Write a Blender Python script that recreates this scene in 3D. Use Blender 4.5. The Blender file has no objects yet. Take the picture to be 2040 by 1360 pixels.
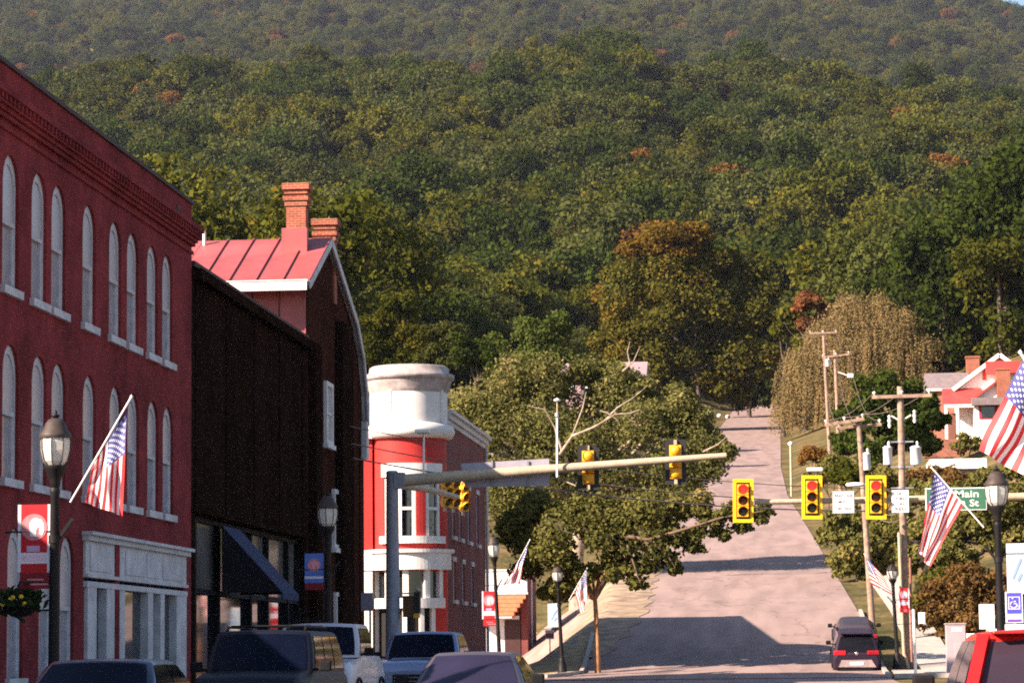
import bpy, bmesh, math, random
import numpy as np
from mathutils import Vector, Matrix
from mathutils.geometry import tessellate_polygon
R = math.radians
scene = bpy.context.scene
COL = scene.collection
random.seed(7)

# ---------------------------------------------------------------- camera
F_PX, CX, CY = 5667.0, 1020.0, 680.0        # focal length and centre in photograph pixels (2040 x 1360)
VP = (1580.0, 1305.0)                       # where the street's direction (+Y) vanishes
ROLL = R(0.6)
CAM = Vector((0.0, 0.0, 1.4))
_a, _b = (VP[0] - CX) / F_PX, -(VP[1] - CY) / F_PX
_a0 = _a * math.cos(ROLL) + _b * math.sin(ROLL)
_b0 = -_a * math.sin(ROLL) + _b * math.cos(ROLL)
_p = math.atan(-_b0)
_y = math.atan(_a0 * math.cos(_p))
FWD = Vector((-math.sin(_y) * math.cos(_p), math.cos(_y) * math.cos(_p), math.sin(_p)))
RT0 = Vector((math.cos(_y), math.sin(_y), 0))
UP0 = RT0.cross(FWD)
RT = RT0 * math.cos(ROLL) - UP0 * math.sin(ROLL)
UP = RT0 * math.sin(ROLL) + UP0 * math.cos(ROLL)
cam_d = bpy.data.cameras.new('camera')
cam_d.lens, cam_d.sensor_width = 36.0 * F_PX / 2040.0, 36.0
cam_d.clip_start, cam_d.clip_end = 0.5, 20000
cam = bpy.data.objects.new('camera', cam_d)
COL.objects.link(cam)
cam.matrix_world = Matrix(((RT.x, UP.x, -FWD.x, CAM.x), (RT.y, UP.y, -FWD.y, CAM.y), (RT.z, UP.z, -FWD.z, CAM.z), (0, 0, 0, 1)))
scene.camera = cam

# ---------------------------------------------------------------- sky, sun, exposure
SUN_AZ = (-0.819, -0.574)                   # horizontal direction towards the sun: left and behind the camera
SUN_EL = R(31)
world = bpy.data.worlds.new('World')
scene.world = world
world.use_nodes = True
nt = world.node_tree
nt.nodes.clear()
_sky = nt.nodes.new('ShaderNodeTexSky')
_sky.sky_type = 'NISHITA'
_sky.sun_disc = False
_sky.sun_elevation = SUN_EL
_sky.sun_rotation = math.atan2(SUN_AZ[0], SUN_AZ[1])
_sky.air_density, _sky.dust_density, _sky.ozone_density = 1.0, 0.9, 1.6
_bg = nt.nodes.new('ShaderNodeBackground')
_bg.inputs['Strength'].default_value = 0.062
_wo = nt.nodes.new('ShaderNodeOutputWorld')
nt.links.new(_sky.outputs[0], _bg.inputs[0])
nt.links.new(_bg.outputs[0], _wo.inputs[0])
sun_d = bpy.data.lights.new('sun', 'SUN')
sun_d.energy, sun_d.angle, sun_d.color = 5.0, R(0.5), (1.0, 0.80, 0.64)
sun = bpy.data.objects.new('sun', sun_d)
COL.objects.link(sun)
_sd = Vector((SUN_AZ[0] * math.cos(SUN_EL), SUN_AZ[1] * math.cos(SUN_EL), math.sin(SUN_EL)))
sun.rotation_euler = _sd.to_track_quat('Z', 'Y').to_euler()
sun.location = (-60, -40, 80)
vs = scene.view_settings
vs.view_transform, vs.look, vs.gamma, vs.use_curve_mapping = 'Standard', 'None', 1.0, False
vs.exposure = 1.75
cy = scene.cycles
cy.max_bounces, cy.diffuse_bounces, cy.glossy_bounces, cy.transmission_bounces = 6, 3, 3, 4
cy.transparent_max_bounces, cy.volume_bounces = 6, 0
cy.use_denoising = False
cy.sample_clamp_indirect = 1.5
cy.caustics_reflective = cy.caustics_refractive = False
cy.pixel_filter_type, cy.filter_width = 'BLACKMAN_HARRIS', 1.9


# ---------------------------------------------------------------- helpers
def ray(px, py):
    return FWD + RT * ((px - CX) / F_PX) + UP * ((CY - py) / F_PX)


def onY(px, py, Y):
    d = ray(px, py)
    return CAM + d * ((Y - CAM.y) / d.y)


def onX(px, py, X):
    d = ray(px, py)
    return CAM + d * ((X - CAM.x) / d.x)


ORG = {}
_geo = np.interp


def link(name, mesh, parent=None):
    o = bpy.data.objects.new(name, mesh)
    COL.objects.link(o)
    if parent is not None:
        o.parent = parent
        ORG[o] = ORG.get(parent, Vector((0, 0, 0)))
    return o


def tag(o, label=None, cat=None, group=None, kind=None):
    for k, v in (('label', label), ('category', cat), ('group', group), ('kind', kind)):
        if v:
            o[k] = v
    return o


def thing(name, label, cat, loc=(0, 0, 0), group=None, rz=0.0, local=False):
    o = link(name, None)
    o.empty_display_size = 0.3
    o.location = loc
    o.rotation_euler.z = rz
    ORG[o] = Vector((0, 0, 0)) if local else Vector(loc)
    return tag(o, label, cat, group)


def copy_tree(o, parent=None):
    c = o.copy()
    COL.objects.link(c)
    if parent is not None:
        c.parent = parent
    for ch in o.children:
        copy_tree(ch, c)
    return c


class MB:
    """collects faces; build() links them as ONE mesh object"""

    def __init__(s):
        s.v, s.f, s.m, s.sm = [], [], [], []

    def add(s, vs_, fs, m=0, smooth=False):
        b = len(s.v)
        s.v += [tuple(v) for v in vs_]
        s.f += [tuple(i + b for i in f) for f in fs]
        s.m += [m] * len(fs)
        s.sm += [smooth] * len(fs)
        return s

    def box(s, x0, y0, z0, x1, y1, z1, m=0):
        v = [(x, y, z) for z in (z0, z1) for y in (y0, y1) for x in (x0, x1)]
        return s.add(v, [(0, 2, 3, 1), (4, 5, 7, 6), (0, 1, 5, 4), (2, 6, 7, 3), (0, 4, 6, 2), (1, 3, 7, 5)], m)

    def bar(s, a, b, w, h, m=0, up=(0, 0, 1)):
        a, b = Vector(a), Vector(b)
        d = (b - a).normalized()
        u = Vector(up)
        if abs(d.dot(u)) > .98:
            u = Vector((0, 1, 0))
        r = d.cross(u).normalized() * (w / 2)
        q = r.cross(d).normalized() * (h / 2)
        v = [a - r - q, a + r - q, a + r + q, a - r + q, b - r - q, b + r - q, b + r + q, b - r + q]
        return s.add(v, [(0, 3, 2, 1), (4, 5, 6, 7), (0, 1, 5, 4), (1, 2, 6, 5), (2, 3, 7, 6), (3, 0, 4, 7)], m)

    def tube(s, pts, rad, n=8, m=0, caps=True):
        pts = [Vector(p) for p in pts]
        if not hasattr(rad, '__len__'):
            rad = [rad] * len(pts)
        vs_, fs = [], []
        ref = None
        for i, p in enumerate(pts):
            d = (pts[min(i + 1, len(pts) - 1)] - pts[max(i - 1, 0)]).normalized()
            if ref is None:
                ref = Vector((0, 0, 1)) if abs(d.z) < .9 else Vector((0, -1, 0))
            r = d.cross(ref).normalized()
            q = r.cross(d).normalized()
            ref = q
            for k in range(n):
                t = 2 * math.pi * k / n
                vs_.append(p + (r * math.cos(t) + q * math.sin(t)) * rad[i])
        for i in range(len(pts) - 1):
            for k in range(n):
                k2 = (k + 1) % n
                fs.append((i * n + k, (i + 1) * n + k, (i + 1) * n + k2, i * n + k2))
        s.add(vs_, fs, m, True)
        if caps:
            b = (len(pts) - 1) * n
            s.add(vs_[:n], [tuple(range(n))], m)
            s.add(vs_[b:], [tuple(reversed(range(n)))], m)
        return s

    def lathe(s, c, prof, n=16, m=0, axis='z', smooth=True):
        c = Vector(c)
        vs_, fs = [], []
        for r, h in prof:
            for k in range(n):
                t = 2 * math.pi * k / n
                if axis == 'z':
                    vs_.append(c + Vector((r * math.cos(t), r * math.sin(t), h)))
                elif axis == 'x':
                    vs_.append(c + Vector((h, r * math.cos(t), r * math.sin(t))))
                else:
                    vs_.append(c + Vector((r * math.sin(t), h, r * math.cos(t))))
        for i in range(len(prof) - 1):
            for k in range(n):
                k2 = (k + 1) % n
                fs.append((i * n + k, i * n + k2, (i + 1) * n + k2, (i + 1) * n + k))
        s.add(vs_, fs, m, smooth)
        if prof[0][0] > 1e-4:
            s.add(vs_[:n], [tuple(reversed(range(n)))], m)
        if prof[-1][0] > 1e-4:
            s.add(vs_[-n:], [tuple(range(n))], m)
        return s

    def prism(s, pts, d, m=0):
        pts = [Vector(p) for p in pts]
        d = Vector(d)
        n = len(pts)
        v = pts + [p + d for p in pts]
        nr = Vector((0, 0, 0))
        for i in range(n):
            nr += (pts[i] - pts[0]).cross(pts[(i + 1) % n] - pts[0])
        tri = tessellate_polygon([pts])
        fs = []
        for t in tri:
            a, b, c = (pts[i] for i in t)
            if (b - a).cross(c - a).dot(d) > 0:
                t = (t[0], t[2], t[1])
            fs.append(tuple(t))
            fs.append((t[0] + n, t[2] + n, t[1] + n))
        flip = nr.dot(d) < 0
        for i in range(n):
            j = (i + 1) % n
            q = (i, i + n, j + n, j) if not flip else (i, j, j + n, i + n)
            fs.append(q)
        return s.add(v, fs, m)

    def wall(s, o, u, v, nrm, outer, holes, depth, m=0, back=False):
        """flat wall in the plane o + u*a + v*b with real openings; reveals run back by depth"""
        o, u, v, nrm = Vector(o), Vector(u), Vector(v), Vector(nrm)
        polys = [outer] + holes
        p3 = [[Vector((a, b, 0)) for a, b in p] for p in polys]
        flat = [q for p in p3 for q in p]
        tri = tessellate_polygon(p3)
        vs_ = [o + u * q.x + v * q.y for q in flat]
        fs = []
        for t in tri:
            a, b, c = (vs_[i] for i in t)
            if (b - a).cross(c - a).dot(nrm) < 0:
                t = (t[0], t[2], t[1])
            fs.append(tuple(t))
        s.add(vs_, fs, m)
        for p in holes:
            n = len(p)
            w = [o + u * a + v * b for a, b in p]
            w += [q - nrm * depth for q in w]
            s.add(w, [(i, (i + 1) % n, (i + 1) % n + n, i + n) for i in range(n)], m)
        return s

    def panel(s, quad, off, th, m=0):
        """thin plate on a quad: outer face off proud of it"""
        q = [Vector(p) for p in quad]
        n = (q[1] - q[0]).cross(q[2] - q[0]).normalized()
        a = [p + n * off for p in q]
        b = [p + n * (off - th) for p in q]
        return s.add(a + b, [(0, 1, 2, 3), (7, 6, 5, 4), (0, 4, 5, 1), (1, 5, 6, 2), (2, 6, 7, 3), (3, 7, 4, 0)], m)

    def mesh(s, name, mats, shift=None):
        me = bpy.data.meshes.new(name)
        v = s.v if shift is None else [(a - shift[0], b - shift[1], c - shift[2]) for a, b, c in s.v]
        me.from_pydata(v, [], s.f)
        for q in (mats if isinstance(mats, (list, tuple)) else [mats]):
            me.materials.append(q)
        me.polygons.foreach_set('material_index', s.m)
        me.polygons.foreach_set('use_smooth', s.sm)
        me.update()
        return me

    def build(s, name, mats, parent=None, loc=None, bevel=0, flat=False):
        sh = ORG.get(parent) if parent is not None else (Vector(loc) if loc is not None else None)
        o = link(name, s.mesh(name, mats, sh), parent)
        if parent is None and loc is not None:
            o.location = loc
            ORG[o] = Vector(loc)
        if bevel:
            b = o.modifiers.new('bevel', 'BEVEL')
            b.width, b.segments, b.limit_method, b.angle_limit = bevel, 2, 'ANGLE', R(40)
        return o


def dup(o, name, parent, off):
    """another copy of a piece sharing its mesh, moved by off"""
    c = bpy.data.objects.new(name, o.data)
    COL.objects.link(c)
    c.parent = parent
    ORG[c] = ORG.get(parent, Vector((0, 0, 0)))
    c.location = Vector(o.location) + Vector(off)
    return c


# ---------------------------------------------------------------- materials
MATS = {}


def nodes(m):
    m.use_nodes = True
    t = m.node_tree
    return t, t.nodes, t.links, t.nodes['Principled BSDF']


def mat(name, col, rough=.7, var=.12, scale=3.0, metal=0.0, bump=0.0, spec=.4, emit=None, estr=0.0, col2=None, dirt=0.0, trans=0.0):
    if name in MATS:
        return MATS[name]
    m = bpy.data.materials.new(name)
    t, N, L, b = nodes(m)
    b.inputs['Roughness'].default_value = rough
    b.inputs['Metallic'].default_value = metal
    b.inputs['Specular IOR Level'].default_value = spec
    tc = N.new('ShaderNodeTexCoord')
    nz = N.new('ShaderNodeTexNoise')
    nz.inputs['Scale'].default_value = scale
    nz.inputs['Detail'].default_value = 6
    L.new(tc.outputs['Object'], nz.inputs['Vector'])
    rp = N.new('ShaderNodeValToRGB')
    c2 = col2 or tuple(c * (1 - var) for c in col)
    c1 = tuple(min(1, c * (1 + var)) for c in col)
    rp.color_ramp.elements[0].position, rp.color_ramp.elements[1].position = .35, .65
    rp.color_ramp.elements[0].color = (*c2, 1)
    rp.color_ramp.elements[1].color = (*c1, 1)
    L.new(nz.outputs['Fac'], rp.inputs['Fac'])
    out = rp.outputs['Color']
    if dirt:
        n2 = N.new('ShaderNodeTexNoise')
        n2.inputs['Scale'].default_value = scale * .23
        n2.inputs['Detail'].default_value = 9
        n2.inputs['Roughness'].default_value = .7
        L.new(tc.outputs['Object'], n2.inputs['Vector'])
        r2 = N.new('ShaderNodeValToRGB')
        r2.color_ramp.elements[0].position, r2.color_ramp.elements[1].position = .42, .62
        r2.color_ramp.elements[0].color = (1 - dirt, 1 - dirt, 1 - dirt, 1)
        r2.color_ramp.elements[1].color = (1, 1, 1, 1)
        L.new(n2.outputs['Fac'], r2.inputs['Fac'])
        mx = N.new('ShaderNodeMix')
        mx.data_type, mx.blend_type = 'RGBA', 'MULTIPLY'
        mx.inputs[0].default_value = 1
        L.new(out, mx.inputs[6])
        L.new(r2.outputs['Color'], mx.inputs[7])
        out = mx.outputs[2]
    L.new(out, b.inputs['Base Color'])
    if bump:
        bp = N.new('ShaderNodeBump')
        bp.inputs['Strength'].default_value = bump
        bp.inputs['Distance'].default_value = .03
        L.new(nz.outputs['Fac'], bp.inputs['Height'])
        L.new(bp.outputs[0], b.inputs['Normal'])
    if emit:
        b.inputs['Emission Color'].default_value = (*emit, 1)
        b.inputs['Emission Strength'].default_value = estr
    if trans:
        tl = N.new('ShaderNodeBsdfTranslucent')
        L.new(out, tl.inputs['Color'])
        ms = N.new('ShaderNodeMixShader')
        ms.inputs[0].default_value = trans
        L.new(b.outputs[0], ms.inputs[1])
        L.new(tl.outputs[0], ms.inputs[2])
        L.new(ms.outputs[0], N['Material Output'].inputs['Surface'])
    MATS[name] = m
    return m


def brick(name, c1, c2, mortar, course=.075, bumpd=.012, stain=.35, rough=.85, spec=.25):
    if name in MATS:
        return MATS[name]
    m = bpy.data.materials.new(name)
    t, N, L, b = nodes(m)
    b.inputs['Roughness'].default_value = rough
    b.inputs['Specular IOR Level'].default_value = spec
    tc = N.new('ShaderNodeTexCoord')
    sp = N.new('ShaderNodeSeparateXYZ')
    L.new(tc.outputs['Object'], sp.inputs[0])
    ad = N.new('ShaderNodeMath')
    L.new(sp.outputs[0], ad.inputs[0])
    L.new(sp.outputs[1], ad.inputs[1])
    cb = N.new('ShaderNodeCombineXYZ')
    L.new(ad.outputs[0], cb.inputs[0])
    L.new(sp.outputs[2], cb.inputs[1])
    bt = N.new('ShaderNodeTexBrick')
    bt.inputs['Scale'].default_value = 1
    bt.inputs['Brick Width'].default_value = course * 3
    bt.inputs['Row Height'].default_value = course
    bt.inputs['Mortar Size'].default_value = course * .12
    bt.inputs['Color1'].default_value = (*c1, 1)
    bt.inputs['Color2'].default_value = (*c2, 1)
    bt.inputs['Mortar'].default_value = (*mortar, 1)
    L.new(cb.outputs[0], bt.inputs['Vector'])
    nz = N.new('ShaderNodeTexNoise')
    nz.inputs['Scale'].default_value = .45
    nz.inputs['Detail'].default_value = 10
    nz.inputs['Roughness'].default_value = .72
    L.new(tc.outputs['Object'], nz.inputs['Vector'])
    rp = N.new('ShaderNodeValToRGB')
    rp.color_ramp.elements[0].position, rp.color_ramp.elements[1].position = .38, .6
    rp.color_ramp.elements[0].color = (1 - stain, 1 - stain, 1 - stain, 1)
    rp.color_ramp.elements[1].color = (1.08, 1.08, 1.08, 1)
    L.new(nz.outputs['Fac'], rp.inputs['Fac'])
    mx = N.new('ShaderNodeMix')
    mx.data_type, mx.blend_type = 'RGBA', 'MULTIPLY'
    mx.inputs[0].default_value = 1
    L.new(bt.outputs['Color'], mx.inputs[6])
    L.new(rp.outputs['Color'], mx.inputs[7])
    L.new(mx.outputs[2], b.inputs['Base Color'])
    bp = N.new('ShaderNodeBump')
    bp.inputs['Strength'].default_value = .7
    bp.inputs['Distance'].default_value = bumpd
    bp.invert = True
    L.new(bt.outputs['Fac'], bp.inputs['Height'])
    L.new(bp.outputs[0], b.inputs['Normal'])
    MATS[name] = m
    return m


def leafmat(name, ca, cb, cc=None, trans=.34, hv=.0):
    """foliage: two leaf colours mixed by a per-leaf attribute, a third on some leaves; each tree a little different"""
    if name in MATS:
        return MATS[name]
    m = bpy.data.materials.new(name)
    m.use_nodes = True
    t = m.node_tree
    N, L = t.nodes, t.links
    N.clear()
    at = N.new('ShaderNodeAttribute')
    at.attribute_name = 'tint'
    rp = N.new('ShaderNodeValToRGB')
    rp.color_ramp.elements[0].color = (*ca, 1)
    rp.color_ramp.elements[1].color = (*cb, 1)
    rp.color_ramp.elements[1].position = .8
    if cc:
        e = rp.color_ramp.elements.new(.93)
        e.color = (*cc, 1)
    L.new(at.outputs['Fac'], rp.inputs['Fac'])
    oi = N.new('ShaderNodeObjectInfo')
    mr = N.new('ShaderNodeMapRange')
    mr.inputs[3].default_value, mr.inputs[4].default_value = 1 - hv, 1 + hv
    L.new(oi.outputs['Random'], mr.inputs[0])
    mx = N.new('ShaderNodeVectorMath')
    mx.operation = 'SCALE'
    L.new(rp.outputs[0], mx.inputs[0])
    L.new(mr.outputs[0], mx.inputs['Scale'])
    d = N.new('ShaderNodeBsdfDiffuse')
    tl = N.new('ShaderNodeBsdfTranslucent')
    L.new(mx.outputs[0], d.inputs[0])
    L.new(mx.outputs[0], tl.inputs[0])
    ms = N.new('ShaderNodeMixShader')
    ms.inputs[0].default_value = trans
    L.new(d.outputs[0], ms.inputs[1])
    L.new(tl.outputs[0], ms.inputs[2])
    o = N.new('ShaderNodeOutputMaterial')
    L.new(ms.outputs[0], o.inputs[0])
    MATS[name] = m
    return m


WHITE = mat('white_paint', (.72, .71, .69), .55, .06, 6, dirt=.12)
WHITE2 = mat('old_white_paint', (.60, .58, .60), .6, .08, 4, dirt=.25, bump=.1)
BLACKM = mat('black_iron', (.010, .009, .010), .55, .2, 8, spec=.2)
DARKM = mat('dark_bronze_metal', (.05, .037, .032), .55, .2, 8, spec=.25)
GALV = mat('galvanised_steel', (.46, .37, .26), .6, .12, 10, metal=.1, dirt=.15)
GALVD = mat('grey_steel', (.27, .26, .29), .55, .12, 8, metal=.3, dirt=.15)
GLASS = mat('window_glass', (.012, .014, .018), .04, .2, 2, spec=.9)
CARGLASS = mat('car_glass', (.003, .005, .014), .06, .2, 2, spec=.06)
TYRE = mat('tyre_rubber', (.012, .012, .012), .85, .2, 10)
RIM = mat('alloy_rim', (.35, .35, .37), .35, .1, 10, metal=.8)
PLASTIC = mat('black_plastic', (.010, .010, .012), .7, .2, 10, spec=.12)
CHROME = mat('chrome', (.6, .6, .6), .15, .05, 10, metal=1)
PLATE = mat('licence_plate', (.75, .78, .8), .4, .04, 20)
WOOD = mat('weathered_pole_wood', (.33, .22, .165), .85, .25, 5, bump=.4, dirt=.3)
BARK = mat('bark', (.09, .065, .05), .9, .35, 4, bump=.5)
PALEBARK = mat('pale_sycamore_bark', (.30, .24, .18), .85, .35, 2.5, bump=.3)
CONCRETE = mat('concrete', (.42, .37, .33), .85, .1, 3, dirt=.2, bump=.15)
BACKM = mat('dark_interior', (.01, .009, .009), .95, .1, 3)
# ---------------------------------------------------------------- terrain
_py = np.array([-200, 45, 112, 117, 124, 140, 600, 640], float)
_pz = np.array([0, 0, .47, .66, 1.33, 3.45, 52.7, 55.5], float)
_yy = np.arange(-200, 640, 1.0)
_zz = np.interp(_yy, _py, _pz)
_k = np.ones(5) / 5
_zz = np.convolve(np.pad(_zz, 2, mode='edge'), _k, 'valid')


def G(y):
    return np.interp(y, _yy, _zz)


_ry = np.array([-200, 112, 124, 140, 180, 213, 252, 312, 484, 600, 700])
_rr = np.array([3.7, 3.7, 3.6, 3.2, 2.0, 1.0, -.2, -.9, -1.3, -2.1, -2.6])
_hw = np.array([6.8, 6.8, 6.0, 5.3, 5.1, 5.0, 5.0, 5.0, 5.0, 4.75, 4.75])


def redge(y):
    return np.interp(y, _ry, _rr)


def cx(y):
    return np.interp(y, _ry, _rr - _hw)


def hw(y):
    return np.interp(y, _ry, _hw)


_ea = (np.array([-2000, 0, 400, 700, 900, 1100, 1290, 1335, 1450, 1600, 1700, 1800, 2040, 2600, 5000]) - 1580) / F_PX
_ep = np.array([130, 128, 118, 128, 134, 112, 98, 158, 150, 160, 196, 206, 232, 330, 500])
_e1 = (1305 - _ep) / F_PX * 1500 + 1.4 - 14
_fa = (np.array([-3000, 1500, 1800, 1940, 1995, 2040, 2200, 2600, 5000]) - 1580) / F_PX
_fp = np.array([-200, -60, -45, -24, 14, 30, 80, 220, 440])
_e2 = (1305 - _fp) / F_PX * 4400 + 1.4 - 12


def smooth(t):
    t = np.clip(t, 0, 1)
    return t * t * (3 - 2 * t)


def T(x, y):
    x, y = np.asarray(x, float), np.asarray(y, float)
    d = x - cx(np.clip(y, -200, 640))
    h = hw(np.clip(y, -200, 640))
    left = np.clip(-d - h - 2, 0, None)
    right = np.clip(d - h - 1.0, 0, None)
    wl = smooth((y - 150) / 90)
    wr = smooth((y - 126) / 60)
    z = G(np.clip(y, -200, 620)) + np.minimum(left * .42, 7) * wl + np.minimum(right * .36, 13) * wr
    z = z - np.minimum(left * .7, 3.3) * smooth((y - 117) / 16) * (1 - smooth((y - 172) / 45))
    a = x / np.maximum(y, 60)
    bump = 7 * np.sin(x * .021 + 1.3) * np.cos(y * .013) + 4 * np.sin(x * .05 + y * .031)
    e1 = np.interp(a, _ea, _e1)
    e2 = np.interp(a, _fa, _e2)
    t1 = np.clip((y - 620) / 880, 0, 1)
    m1 = z + (e1 - z) * (t1 * .80 + .20 * t1 * t1) + bump * smooth((y - 640) / 150) * (1 - smooth((y - 1350) / 150))
    t2 = np.clip((y - 1500) / 1600, 0, 1)
    m2 = e1 + (e2 - e1) * np.clip((y - 1700) / 2700, 0, 1) ** 1.15 - 150 * np.sin(np.pi * np.clip((y - 1500) / 1100, 0, 1)) + 3 * bump * smooth((y - 2000) / 300) * (1 - smooth((y - 4000) / 350))
    m3 = e2 - (y - 4400) * .12
    out = np.where(y < 620, z, np.where(y < 1500, m1, np.where(y < 4400, m2, m3)))
    return np.maximum(out, -5)


def grid_obj(name, X, Y, Z, material, uv=False):
    ny, nx = X.shape
    co = np.stack([X, Y, Z], -1).reshape(-1, 3)
    me = bpy.data.meshes.new(name)
    idx = np.arange(ny * nx).reshape(ny, nx)
    q = np.stack([idx[:-1, :-1], idx[:-1, 1:], idx[1:, 1:], idx[1:, :-1]], -1).reshape(-1, 4)
    me.from_pydata(co.tolist(), [], q.tolist())
    me.materials.append(material)
    me.polygons.foreach_set('use_smooth', [True] * len(q))
    me.update()
    return link(name, me)


def ground_mat():
    m = bpy.data.materials.new('grass_and_earth')
    t, N, L, b = nodes(m)
    b.inputs['Roughness'].default_value = .95
    b.inputs['Specular IOR Level'].default_value = .1
    tc = N.new('ShaderNodeTexCoord')
    n1 = N.new('ShaderNodeTexNoise')
    n1.inputs['Scale'].default_value, n1.inputs['Detail'].default_value = .22, 12
    n1.inputs['Roughness'].default_value = .7
    n2 = N.new('ShaderNodeTexNoise')
    n2.inputs['Scale'].default_value, n2.inputs['Detail'].default_value = 3.0, 8
    for n in (n1, n2):
        L.new(tc.outputs['Object'], n.inputs['Vector'])
    r1 = N.new('ShaderNodeValToRGB')
    e = r1.color_ramp.elements
    e[0].position, e[0].color = .36, (.045, .045, .018, 1)
    e[1].position, e[1].color = .66, (.20, .13, .065, 1)
    q = e.new(.5)
    q.color = (.10, .082, .033, 1)
    L.new(n1.outputs['Fac'], r1.inputs['Fac'])
    mx = N.new('ShaderNodeMix')
    mx.data_type, mx.blend_type = 'RGBA', 'OVERLAY'
    mx.inputs[0].default_value = .7
    L.new(r1.outputs[0], mx.inputs[6])
    L.new(n2.outputs['Fac'], mx.inputs[7])
    L.new(mx.outputs[2], b.inputs['Base Color'])
    bp = N.new('ShaderNodeBump')
    bp.inputs['Strength'].default_value, bp.inputs['Distance'].default_value = .8, .15
    L.new(n2.outputs['Fac'], bp.inputs['Height'])
    L.new(bp.outputs[0], b.inputs['Normal'])
    return m


_rows = np.concatenate([np.arange(-120, 100, 10), np.arange(100, 160, 2), np.arange(160, 640, 5), np.arange(640, 1500, 14), np.arange(1500, 4600, 40), np.arange(4600, 9001, 600)])
_half = np.concatenate([np.arange(0, 16, 1.5), np.arange(16, 60, 4), np.arange(60, 800, 20), np.arange(800, 1700, 60), np.arange(1700, 6001, 430)])
_cols = np.concatenate([-_half[::-1][:-1], _half])
_Y, _S = np.meshgrid(_rows, _cols, indexing='ij')
_X = cx(np.clip(_Y, -200, 640)) + _S
tag(grid_obj('ground', _X, _Y, T(_X, _Y), ground_mat()), kind='structure')


def asphalt(name, c, var=.13):
    m = bpy.data.materials.new(name)
    t, N, L, b = nodes(m)
    b.inputs['Roughness'].default_value = .9
    b.inputs['Specular IOR Level'].default_value = .2
    tc = N.new('ShaderNodeTexCoord')
    mp = N.new('ShaderNodeMapping')
    mp.inputs['Scale'].default_value = (1, .12, 1)
    L.new(tc.outputs['Object'], mp.inputs[0])
    n0 = N.new('ShaderNodeTexNoise')
    n0.inputs['Scale'].default_value, n0.inputs['Detail'].default_value = .9, 10
    L.new(mp.outputs[0], n0.inputs['Vector'])
    n1 = N.new('ShaderNodeTexNoise')
    n1.inputs['Scale'].default_value, n1.inputs['Detail'].default_value = 30, 4
    L.new(tc.outputs['Object'], n1.inputs['Vector'])
    vo = N.new('ShaderNodeTexVoronoi')
    vo.feature = 'DISTANCE_TO_EDGE'
    vo.inputs['Scale'].default_value = .12
    n3 = N.new('ShaderNodeTexNoise')
    n3.inputs['Scale'].default_value = .5
    L.new(tc.outputs['Object'], n3.inputs['Vector'])
    mxv = N.new('ShaderNodeMix')
    mxv.data_type = 'VECTOR'
    mxv.inputs[0].default_value = .25
    L.new(tc.outputs['Object'], mxv.inputs[4])
    vm = N.new('ShaderNodeVectorMath')
    vm.operation = 'SCALE'
    vm.inputs['Scale'].default_value = 18
    L.new(n3.outputs['Color'], vm.inputs[0])
    L.new(vm.outputs[0], mxv.inputs[5])
    L.new(mxv.outputs[1], vo.inputs['Vector'])
    cr = N.new('ShaderNodeValToRGB')
    cr.color_ramp.elements[0].position, cr.color_ramp.elements[1].position = .004, .012
    cr.color_ramp.elements[0].color = (.74, .7, .7, 1)
    L.new(vo.outputs['Distance'], cr.inputs['Fac'])
    rp = N.new('ShaderNodeValToRGB')
    rp.color_ramp.elements[0].position, rp.color_ramp.elements[1].position = .38, .62
    rp.color_ramp.elements[0].color = (*[k * (1 - var) for k in c], 1)
    rp.color_ramp.elements[1].color = (*[k * (1 + var) for k in c], 1)
    L.new(n0.outputs['Fac'], rp.inputs['Fac'])
    m1 = N.new('ShaderNodeMix')
    m1.data_type, m1.blend_type = 'RGBA', 'MULTIPLY'
    m1.inputs[0].default_value = 1
    L.new(rp.outputs[0], m1.inputs[6])
    L.new(cr.outputs[0], m1.inputs[7])
    m2 = N.new('ShaderNodeMix')
    m2.data_type, m2.blend_type = 'RGBA', 'OVERLAY'
    m2.inputs[0].default_value = .35
    L.new(m1.outputs[2], m2.inputs[6])
    L.new(n1.outputs['Fac'], m2.inputs[7])
    L.new(m2.outputs[2], b.inputs['Base Color'])
    bp = N.new('ShaderNodeBump')
    bp.inputs['Strength'].default_value, bp.inputs['Distance'].default_value = .4, .01
    L.new(n1.outputs['Fac'], bp.inputs['Height'])
    L.new(bp.outputs[0], b.inputs['Normal'])
    return m


ASPH = asphalt('worn_asphalt', (.25, .184, .170))
LOT = asphalt('pale_lot_asphalt', (.30, .21, .175))


def strip(name, ys, xl, xr, off, material, n=9):
    ys = np.asarray(ys, float)
    tt = np.linspace(0, 1, n)
    X = np.stack([xl(ys) * (1 - t) + xr(ys) * t for t in tt], 1)
    Y = np.repeat(ys[:, None], n, 1)
    return tag(grid_obj(name, X, Y, T(X, Y) + off, material), kind='structure')


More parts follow.
